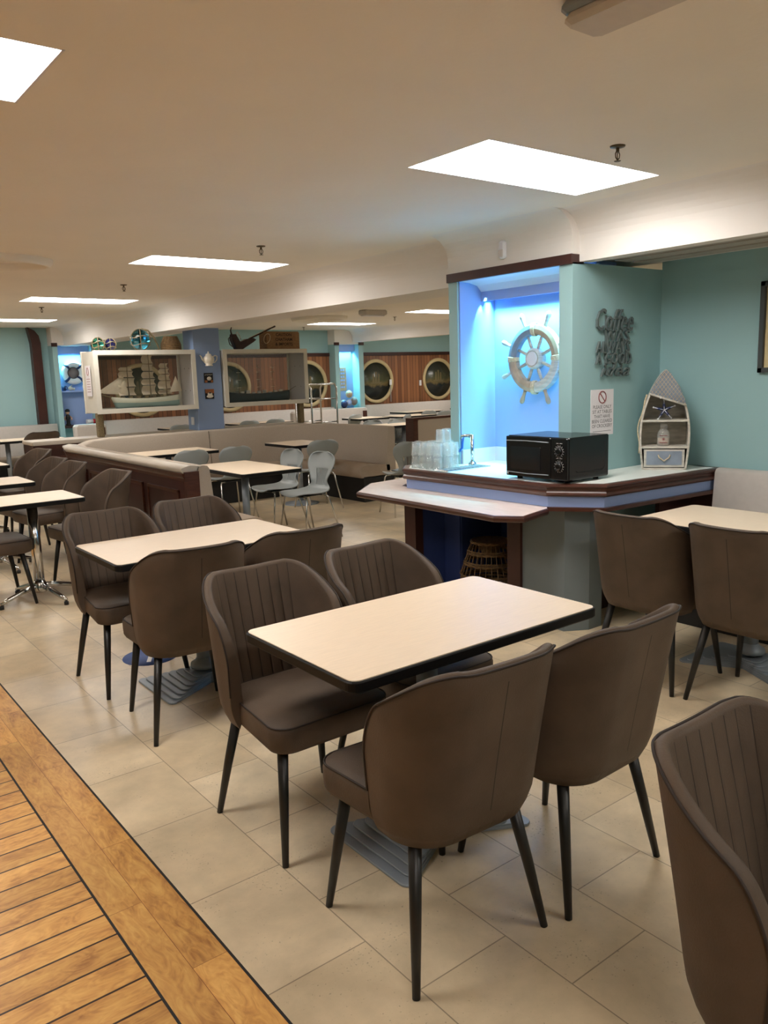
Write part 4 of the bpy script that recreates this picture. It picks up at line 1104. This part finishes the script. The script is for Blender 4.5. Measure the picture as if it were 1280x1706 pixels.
# ------------------------------------------------------------------ ship model cases
def ship_case(x0, x1, label, post, post_right=True, notice=False):
    t = empty('display_case', (x0, 9.64, 1.19)); tag(t, label, 'display case', 'glazed ship model cases')
    W_, H_, Dp = x1 - x0, .72, .42; f = .045
    B((0, 0, 0), (W_, Dp, .03)).build('floor_board', M['caseframe'], t)
    B((0, 0, H_ - .03), (W_, Dp, H_)).build('roof_board', M['caseframe'], t)
    fr = MB()
    for y0, y1 in ((-.02, .0), (Dp, Dp + .02)):
        fr.box((-.01, y0, -.01), (f, y1, H_ + .01)).box((W_ - f, y0, -.01), (W_ + .01, y1, H_ + .01)).box((f, y0, -.01), (W_ - f, y1, f)).box((f, y0, H_ - f), (W_ - f, y1, H_ + .01))
    fr.build('frame', M['caseframe'], t)
    B((0, 0, .03), (.015, Dp, H_ - .03)).build('end_panel', M['caseframe'], t)
    e = B((W_ - .015, 0, .03), (W_, Dp, H_ - .03)).build('end_panel', M['casewall'], t)
    sc = MB()
    for y in (.14, .28):
        for z in (.22, .5): sc.lathe([(.006, 0), (.004, -.004)], (W_ - .015, y, z), 0, 8, 'X')
    sc.build('screw', M['black'], e)
    B((f, -.012, f), (W_ - f, -.008, H_ - f)).build('glass_pane', M['pane'], t)
    B((f, Dp + .008, f), (W_ - f, Dp + .012, H_ - f)).build('glass_pane', M['pane'], t)
    for k in post: B((k, .05, -.285), (k + .075, .13, -.0), bev=.008).build('post', M['oldrope'], t)
    if notice:
        B((-.013, .12, .2), (-.011, .3, .56)).build('paper_notice', M['paper'], t)
        r = MB().tube([(-.0145, .21 + .03 * math.cos(a), .49 + .045 * math.sin(a)) for a in [2 * PI * i / 20 for i in range(20)]], .003, 0, 5, closed=True)
        for k in range(6): r.box((-.0142, .15, .40 - .03 * k), (-.013, .27, .405 - .03 * k))
        r.build('notice_print', M['redink'], t)
    return t
ship_case(3.20, 4.46, 'white framed glass case holding the sailing ship, left of the blue column', [.0], notice=True)
ship_case(4.86, 6.12, 'white framed glass case holding the dark steamship, right of the blue column', [1.15])
def hull(mb, L_, bw, h, mi_top, mi_low, bow_rake=.06):
    n = 24; rows = []
    for i in range(n + 1):
        u = i / n; x = -L_ / 2 + L_ * u
        w_ = bw * (math.sin(PI * min(1, u * 1.15 + .02)) ** .55 if u < .8 else (1 - (u - .8) * 1.2) * math.sin(PI * min(1, .8 * 1.15 + .02)) ** .0)
        w_ = bw * min(1, (u * 4) ** .6) * (1 if u < .75 else 1 - (u - .75) * 1.2)
        sh = h + .03 * abs(u - .5) ** 2 * 4
        rows.append([(x + bow_rake * (1 - u) * (1 - z / sh) * 1.0, s * w_ * q, z) for s, q, z in ((-1, 1, sh), (-1, .97, sh * .55), (-1, .8, sh * .25), (0, 0, 0), (1, .8, sh * .25), (1, .97, sh * .55), (1, 1, sh))])
    for i in range(n):
        for k in range(6):
            mb.add([rows[i][k], rows[i][k + 1], rows[i + 1][k + 1], rows[i + 1][k]], [(0, 1, 2, 3)], mi_top if k in (0, 5) else mi_low, True)
        mb.add([rows[i][0], rows[i][6], rows[i + 1][6], rows[i + 1][0]], [(0, 1, 2, 3)], 2)
    mb.add(rows[0], [tuple(range(7))], mi_low); mb.add(rows[-1], [tuple(range(7))], mi_top)
def sail_sq(cx, z0, z1, w0, w1):
    m = MB(); rows = []
    for i in range(7):
        v = i / 6; z = z0 + (z1 - z0) * v; w_ = w0 + (w1 - w0) * v; bul = .05 * math.sin(PI * (v * .85 + .08))
        rows.append([(cx - bul * (1 - .3 * abs(u)) + .012 * u, u * w_ * 1.15, z) for u in [-1, -.6, -.2, .2, .6, 1]])
    m.grid(rows, 0); m.grid([[(x - .004, y, z) for x, y, z in r] for r in rows], 0); return m
def sail_flat(pts, bul=.03):
    m = MB(); a, b, c = [Vector(p) for p in pts]; rows = []
    for i in range(6):
        u = i / 5; rows.append([tuple(a.lerp(b, u).lerp(a.lerp(c, u), j / 5) + Vector((0, -bul * math.sin(PI * j / 5) * math.sin(PI * u * .9 + .1), 0))) for j in range(6)])
    m.grid(rows, 0); m.grid([[(x, y + .003, z) for x, y, z in r] for r in rows], 0); return m
def sailing_ship():
    t = empty('model_sailing_ship', (3.86, 9.84, 1.222)); tag(t, 'three-masted model sailing ship with cream sails and pale teal hull inside the left case', 'model ship')
    h = MB(); hull(h, .86, .075, .12, 0, 1); h.build('hull', [M['hullwhite'], M['hullteal'], M['oldrope']], t)
    B((-.08, -.05, 0), (.08, .05, .012)).build('stand', M['darkwood'], t)
    MB().tube([(-.4, 0, .14), (-.62, 0, .20)], [.008, .004], 0, 8).build('bowsprit', M['oldrope'], t)
    specs = [(-.20, .60, [(.16, .255, .115), (.265, .37, .12), (.38, .45, .1), (.455, .5, .085)]), (.08, .655, [(.16, .27, .1), (.28, .35, .095), (.36, .44, .085), (.45, .53, .075), (.54, .645, .07)]),
             (.29, .56, [(.16, .215, .1), (.225, .32, .095), (.33, .4, .08), (.41, .47, .07), (.475, .54, .055)])]
    for mx, top, sails in specs:
        ms = MB().tube([(mx, 0, .1), (mx, 0, min(top, .66))], [.007, .003], 0, 6).build('mast', M['oldrope'], t)
        for (z0, z1, w_) in sails:
            s_ = sail_sq(0, z0, z1, w_, w_ * .9); xf(s_, T(mx, 0, 0) @ Matrix.Rotation(D(-62), 4, 'Z')); s_.build('sail', M['sail'], ms)
    for pts in (((-.24, 0, .42), (-.6, 0, .2), (-.3, 0, .19)), ((-.24, 0, .34), (-.52, 0, .19), (-.2, 0, .17))): sail_flat(pts).build('jib_sail', M['sail'], t)
    sail_flat(((.42, 0, .38), (.33, 0, .18), (.5, 0, .19))).build('spanker_sail', M['sail'], t)
    dk = MB()
    for k in range(7): dk.box((-.3 + .1 * k, -.02, .12), (-.26 + .1 * k, .02, .15))
    dk.build('deck_houses', M['oldrope'], t)
sailing_ship()
def steamship():
    t = empty('model_steamship', (5.47, 9.84, 1.222)); tag(t, 'long dark hulled model ship with bare masts inside the right case', 'model ship')
    h = MB(); hull(h, .92, .055, .115, 0, 0, -.02); h.build('hull', [M['hulldark'], M['hulldark'], M['oldrope']], t)
    B((-.06, -.04, 0), (.16, .04, .012)).build('stand', M['black'], t)
    for mx in (-.3, 0, .22):
        ms = MB().tube([(mx, 0, .1), (mx, 0, .5)], [.0045, .002], 0, 6).build('mast', M['oldrope'], t)
        y = MB()
        for z in (.2, .3, .4, .46): y.tube([(mx - .05, -.04, z), (mx + .05, .04, z)], .003, 0, 5)
        y.build('yards', M['sail'], ms)
        rg = MB()
        for s in (-1, 1):
            for q in (-.05, .05): rg.tube([(mx, 0, .45), (mx + q, s * .05, .12)], .0012, 0, 3)
        rg.build('rigging', M['oldrope'], ms)
    dk = MB()
    for k in range(9): dk.box((-.36 + .085 * k, -.02, .115), (-.32 + .085 * k, .02, .135 + .012 * (k % 3)))
    dk.build('deck_houses', M['driftwood'], t)
    MB().tube([(.46, 0, .13), (.58, 0, .19)], .004, 0, 6).build('bowsprit', M['oldrope'], t)
steamship()
CT = 1.921
def net_ball(x, y, r, m, label, sq=1.0):
    t = empty('glass_float', (x, y, CT)); tag(t, label, 'glass float')
    MB().ball((0, 0, r), r * .97, 0, 24).build('glass_ball', m, t)
    n = MB()
    for k in range(3):
        a = D(60 * k + 10); n.tube([(r * math.cos(a) * math.sin(u), r * math.sin(a) * math.sin(u), r + r * math.cos(u)) for u in [2 * PI * i / 28 for i in range(28)]], .0045, 0, 5, closed=True)
    for h in (-.45, .25): q = math.sqrt(1 - h * h) * r; n.tube([(q * math.cos(u), q * math.sin(u), r + h * r + .012 * math.sin(3 * u)) for u in [2 * PI * i / 28 for i in range(28)]], .0045, 0, 5, closed=True)
    n.build('rope_net', M['oldrope'], t); return t
net_ball(3.33, 9.82, .078, M['greenglass'], 'green glass float in rope net, leftmost on top of the left case')
net_ball(3.49, 9.86, .075, M['darkglass'], 'very dark glass float in pale net, second from left on the left case')
bb = net_ball(3.86, 9.84, .13, M['blueglass'], 'big turquoise glass float in rope net on the left case')
MB().tube([(.02, 0, .265), (.1, -.02, .24), (.16, -.03, .16), (.2, -.03, .07), (.22, -.03, .01), (.18, -.03, .008)], [.008, .011, .012, .011, .009, .006], 0, 8).build('rope_tail', M['oldrope'], bb)
def small_pot():
    t = empty('wicker_basket', (4.25, 9.84, CT)); tag(t, 'small brown wicker lobster pot at the right end of the left case', 'basket')
    w_ = MB()
    for z in range(10):
        r = .125 - (.045 * max(0, z - 3) / 6); w_.tube([(r * math.cos(2 * PI * i / 24), r * math.sin(2 * PI * i / 24), .01 + .017 * z + .004 * (i % 2)) for i in range(24)], .007, 0, 5, closed=True)
    w_.build('woven_bands', M['wicker'], t)
    k_ = MB()
    for k in range(14): a = 2 * PI * k / 14; k_.tube([(.12 * math.cos(a), .12 * math.sin(a), 0), (.12 * math.cos(a), .12 * math.sin(a), .08), (.08 * math.cos(a), .08 * math.sin(a), .17)], .005, 0, 5)
    k_.build('stakes', M['wicker'], t)
small_pot()
def pipe():
    t = empty('carved_pipe', (5.2, 9.82, CT)); tag(t, 'dark carved wooden contraption with a long brass-tipped stem on the right case', 'ornament')
    m = MB(); pl = [(-.12, .13), (-.06, .0), (.02, .0), (.2, .1), (.24, .13), (.2, .15), (.1, .14), (.0, .1), (-.06, .2), (-.11, .2)]
    n = len(pl); m.add([(x, -.04, z) for x, z in pl] + [(x, .04, z) for x, z in pl], [tuple(range(n)), tuple(range(2 * n - 1, n - 1, -1))] + [(i, (i + 1) % n, n + (i + 1) % n, n + i) for i in range(n)])
    m.build('body', M['pipewood'], t)
    MB().tube([(.08, 0, .11), (.3, 0, .2), (.5, 0, .285), (.56, 0, .31)], [.011, .01, .009, .012], 0, 8).build('stem', M['pipewood'], t)
    MB().tube([(.14, -.012, .15), (.5, -.012, .3)], .004, 0, 6).build('brass_strip', M['rope'], t)
    MB().tube([(-.1, 0, .18), (-.115, 0, .25), (-.1, 0, .29)], [.012, .009, .007], 0, 8).build('cock', M['pipewood'], t)
    MB().tube([(-.03, -.02, .1), (-.05, -.02, .2), (-.03, -.02, .23), (.0, -.02, .19), (.02, -.02, .13)], .005, 0, 6).build('silver_bracket', M['chrome'], t)
    MB().tube([(-.1, 0, .2), (-.155, 0, .14), (-.14, 0, .07), (-.06, 0, .01)], .006, 0, 6).build('trigger_guard', M['pipewood'], t)
pipe()
def crate():
    t = empty('wooden_crate', (5.82, 9.82, CT)); tag(t, 'small old wooden crate with burnt lettering on the right case', 'crate')
    B((-.26, -.1, 0), (.26, .1, .225), bev=.004).build('box', M['cratewood'], t)
    tx = text_mb(['CAUTION', 'CHATHAM', '& IMPORTS'], .055, mw=.4, linesp=1.15, bold=.001); xf(tx, T(.01, -.1012, .225)); tx.build('lettering', M['crateink'], t)
    lid = B((-.25, -.09, .225), (.25, .09, .236)).build('lid', M['cratewood'], t)
    MB().tube([(-.26 + .05 * math.cos(u), -.115, .14 + .06 * math.sin(u) + .02 * math.cos(u)) for u in [2 * PI * i / 20 for i in range(20)]], .004, 0, 6, closed=True).build('rope_loop', M['rope'], t)
crate()
# things on the column
def teapot():
    t = empty('wall_teapot', (4.66, 9.68, 1.79)); tag(t, 'cream half-round teapot hung high on the slate blue column', 'teapot')
    prof = [(.048, -.075), (.05, -.066), (.038, -.058), (.062, -.03), (.072, .0), (.066, .03), (.046, .05), (.04, .056), (.034, .072), (.012, .082), (.008, .09), (.011, .1), (1e-5, .108)]
    MB().lathe(prof, (0, -.035, 0), 0, 24).build('pot', M['porcelain'], t)
    MB().tube([(-.06, -.035, -.01), (-.09, -.035, .01), (-.1, -.035, .04), (-.118, -.035, .058)], [.018, .013, .009, .007], 0, 10).build('spout', M['porcelain'], t)
    MB().tube([(.055, -.035, .035), (.09, -.035, .055), (.118, -.035, .045), (.112, -.035, .0), (.085, -.035, -.03), (.062, -.035, -.035)], .007, 0, 8).build('handle', M['porcelain'], t)
teapot()
def plaque(z, kind):
    t = empty('wall_plaque', (4.655, 9.68, z)); tag(t, 'small dark square plaque with a pale teapot under the hanging teapot' if kind == 0 else 'small square coffee cup plaque, the lower of two on the blue column', 'plaque')
    B((-.06, -.012, -.062), (.06, 0, .062)).build('board', M['black'], t)
    if kind == 0:
        MB().ball((.005, -.014, -.01), .032, 0, 14, (1, .15, .8)).build('pot_picture', M['porcelain'], t)
        m = MB()
        for k in range(6): m.tube([(-.05 + .018 * k, -.0135, .03 + .004 * (k % 2)), (-.044 + .018 * k, -.0135, .045)], .0025, 0, 4)
        m.build('lettering', M['porcelain'], t)
        MB().box((-.055, -.0135, -.06), (-.02, -.012, -.03)).box((.025, -.0135, -.06), (.055, -.012, -.03)).build('corner_picture', M['orangebrown'], t)
    else:
        B((-.06, -.014, .01), (.06, -.012, .062)).build('upper_field', M['orangebrown'], t)
        MB().ball((0, -.016, -.03), .048, 0, 16, (1, .1, .42)).build('saucer_picture', M['porcelain'], t)
        MB().ball((0, -.019, -.002), .034, 0, 16, (1, .1, .75)).build('cup_picture', M['porcelain'], t)
        MB().ball((0, -.023, .014), .02, 0, 14, (1, .05, .4)).build('coffee_picture', M['coffee'], t)
plaque(1.565, 0); plaque(1.36, 1)
t = B((-.012, -.04, -.05), (0, .04, .05), bev=.005).build('wall_socket', M['plastic_w']); t.location = (4.48, 9.84, 1.02); tag(t, 'small white socket low on the side of the slate blue column', 'socket')

# trolley
def trolley():
    t = empty('tray_trolley', (6.82, 10.5, 0)); tag(t, 'silver tubular trolley standing behind the booth right of the steamship case', 'trolley')
    x0, x1, y0, y1, h = -.22, .24, -.2, .25, 1.42
    for x in (x0, x1):
        MB().tube([(x, y0, .06), (x, y0, h - .06), (x, y0 + .05, h), (x, y1 - .05, h), (x, y1, h - .06), (x, y1, .06)], .014, 0, 8).build('side_frame', M['chrome'], t)
    for z in (h - .005, 1.2, .85, .5): 
        for y in (y0, y1) if z < 1.3 else (y1 - .05, y0 + .05): MB().tube([(x0, y, z), (x1, y, z)], .01, 0, 8).build('cross_bar', M['chrome'], t)
    for z in (.3, .8): B((x0, y0, z), (x1, y1, z + .015)).build('tray', M['chrome'], t)
    for x in (x0, x1):
        for y in (y0, y1): MB().lathe([(.03, -.012), (.03, .012)], (x, y, .03), 0, 14, 'X').build('castor', M['black_metal'], t)
trolley()

# ------------------------------------------------------------------ far niche contents
def life_ring():
    t = empty('life_ring', (4.275, 13.985, 1.72)); tag(t, 'white life ring with four navy bands in the far left niche', 'life ring')
    ring = MB(); R_, r_ = .145, .05
    ring.tube([(R_ * math.cos(u), -.04, R_ * math.sin(u)) for u in [2 * PI * i / 40 for i in range(40)]], r_, 0, 12, closed=True); ring.build('ring', M['plastic_w'], t)
    for k in range(4):
        a = D(45 + 90 * k); b = MB(); b.tube([((R_) * math.cos(a + q), -.04, (R_) * math.sin(a + q)) for q in (-.13, 0, .13)], r_ + .006, 0, 12); b.build('navy_band', M['navyblue'], t)
    MB().lathe([(1e-5, -.03), (.1, -.03), (.1, 0)], (0, 0, 0), 0, 24, 'Y').build('centre_disc', M['buoygrey'], t)
life_ring()
struct('trim_21', B((4.0, 13.86, 1.405), (4.54, 13.995, 1.43)), M['blue'])
def small(name, mb, m, loc, label, cat, group=None):
    o = mb.build(name, m); o.location = loc; tag(o, label, cat, group); return o
small('blue_mug', MB().lathe([(.03, 0), (.036, .08), (.03, .08)], seg=16).tube([(.034, 0, .02), (.055, 0, .03), (.055, 0, .06), (.034, 0, .07)], .006), M['navyblue'], (4.09, 13.92, 1.43), 'dark blue mug at the left of the far left niche shelf', 'mug')
small('shell_ornament', MB().ball((0, 0, .035), .035, 0, 12, (1.2, .8, 1)).ball((.05, 0, .025), .025, 0, 10).tube([(-.03, 0, .05), (.03, 0, .09)], .008), M['driftwood'], (4.2, 13.92, 1.43), 'pale shell ornament beside the blue mug on the far niche shelf', 'ornament')
small('pillar_candle', MB().lathe([(.022, 0), (.022, .085), (.003, .085), (.003, .095)], seg=14), M['plastic_w'], (4.42, 13.92, 1.43), 'white pillar candle at the right of the far left niche shelf', 'candle')
def figurine():
    t = empty('figurine', (4.1, 13.88, .86)); tag(t, 'small dark standing figurine at the bottom left of the far left niche', 'figurine')
    MB().lathe([(.04, 0), (.045, .015), (.03, .03), (.028, .09), (.042, .13), (.03, .17), (.012, .185)], (0, 0, 0), 0, 14).build('body', M['black'], t)
    MB().ball((0, 0, .215), .034, 0, 14).build('head', M['skin'], t)
    MB().lathe([(.036, .225), (.038, .25), (.02, .27), (1e-5, .272)], (0, 0, 0), 0, 14).build('cap', M['black'], t)
    for s in (-1, 1): MB().tube([(s * .035, 0, .15), (s * .06, -.01, .12), (s * .045, -.03, .09)], .01, 0, 8).build('arm', M['skin'], t)
figurine()
t = empty('tin_can', (4.46, 13.85, .905)); tag(t, 'white and red tin lying on its side at the bottom of the far left niche', 'tin')
MB().lathe([(.042, -.07), (.042, .03)], (0, 0, 0), 0, 18, 'X').build('white_body', M['plastic_w'], t); MB().lathe([(.043, .03), (.043, .07)], (0, 0, 0), 0, 18, 'X').build('red_end', M['redtin'], t)
t = empty('word_board', (9.72, 13.985, 1.46)); tag(t, 'tall pale wooden board with blue letters leaning in the far blue niche', 'sign')
B((-.12, -.02, -.24), (.12, 0, .24), bev=.01).build('board', M['driftbrown'], t)
m = MB()
for k in range(6):
    for j in range(3): m.box((-.08 + .055 * j, -.024, .17 - .07 * k), (-.045 + .055 * j + .01 * (k % 2), -.02, .205 - .07 * k))
m.build('lettering_markings', M['blue'], t)
for x, z, r, mm, lab in ((9.80, 1.15, .075, 'driftbrown', 'brown net float hanging in the far blue niche'), (9.92, 1.0, .08, 'buoygrey', 'grey net float at the right of the far blue niche'), (9.66, .95, .085, 'navyblue', 'dark float with white cord at the left foot of the far blue niche'), (9.80, .98, .06, 'blue', 'small blue float between the others in the far blue niche')):
    t = empty('net_float', (x, 13.84, z)); tag(t, lab, 'float')
    MB().ball((0, 0, 0), r, 0, 16, (1, .8, 1)).build('ball', M[mm], t)
    MB().tube([(r * 1.01 * math.cos(u), -.01, r * 1.01 * math.sin(u)) for u in [2 * PI * i / 24 for i in range(24)]], .006, 0, 5, closed=True).build('cord', M['rope'], t)

# ------------------------------------------------------------------ ceiling and floor details
def sprinkler(x, y, lab):
    t = empty('sprinkler', (x, y, CZ)); tag(t, lab, 'sprinkler', 'brass ceiling sprinklers')
    MB().lathe([(.032, 0), (.03, -.005), (.012, -.008)], (0, 0, 0), 0, 20).build('flange', M['brass'], t)
    a = MB().tube([(0, 0, -.004), (0, 0, -.024)], .007, 0, 8)
    for s in (-1, 1): a.tube([(s * .006, 0, -.02), (s * .014, 0, -.032), (s * .012, 0, -.046), (0, 0, -.056)], .0025, 0, 6)
    a.tube([(0, 0, -.022), (0, 0, -.054)], .0022, 0, 6); a.build('yoke', M['brass'], t)
    MB().lathe([(.004, 0), (.014, -.002), (.013, -.004)], (0, 0, -.057), 0, 16).build('deflector', M['brass'], t)
for x, y, l in ((2.97, 2.2, 'brass sprinkler beside the big light panel at the upper right'), (2.93, 5.13, 'brass sprinkler above the second light panel'), (2.9, 7.7, 'brass sprinkler between the second and third light panels'),
                (2.85, 10.27, 'brass sprinkler between the two farthest light panels on the left'), (8.3, 13.1, 'brass sprinkler beyond the beam near the far wall'), (8.4, 10.5, 'brass sprinkler beyond the beam between two light panels')):
    sprinkler(x, y, l)
def ceiling_disc(x, y, rx, ry, lab):
    t = empty('ceiling_moulding', (x, y, CZ)); tag(t, lab, 'ceiling ornament')
    m = MB().lathe([(1, .001), (.99, -.02), (.95, -.05), (.9, -.052), (.85, -.03), (.8, .001)], (0, 0, 0), 0, 48, caps=False); m.v = [(a * rx, b * ry, c) for a, b, c in m.v]; m.build('ring', M['ceiling'], t)
ceiling_disc(1.45, 6.45, .45, .3, 'shallow oval plaster moulding on the ceiling at the left edge')
ceiling_disc(7.2, 10.9, .42, .5, 'shallow oval plaster moulding on the ceiling beyond the beam')
t = empty('emergency_light', (7.2, 9.5, CZ)); tag(t, 'rectangular pale emergency light box on the ceiling beyond the beam', 'light')
B((-.2, -.09, -.07), (.2, .09, 0), bev=.015).build('housing', M['palefab'], t); B((-.17, -.07, -.085), (.17, .07, -.068), bev=.008).build('cover', M['plastic_w'], t)
t = empty('emergency_light', (1.79, 1.26, CZ)); tag(t, 'clear-covered emergency light cut by the top edge of the photo', 'light')
B((-.07, -.2, -.03), (.07, .2, 0), bev=.012).build('housing', M['steel_grey'], t); B((-.066, -.196, -.06), (.066, .196, -.028), bev=.02).build('cover', M['palefab'], t)

t = empty('floor_sticker', (1.61, 4.33, 0)); tag(t, 'round blue floor sticker with a white arrow under the second table chairs', 'sticker')
MB().lathe([(.155, 0), (.155, .0012), (1e-5, .0012)], (0, 0, 0), 0, 40).build('disc', M['discblue'], t)
m = MB(); c, s = math.cos(D(62)), math.sin(D(62))
def rp(x, y): return (c * x - s * y, s * x + c * y, .002)
m.add([rp(-.1, -.012), rp(.04, -.012), rp(.04, -.04), rp(.11, 0), rp(.04, .04), rp(.04, .012), rp(-.1, .012)], [(0, 1, 2, 3, 4, 5, 6)]); m.build('arrow', M['stickwhite'], t)
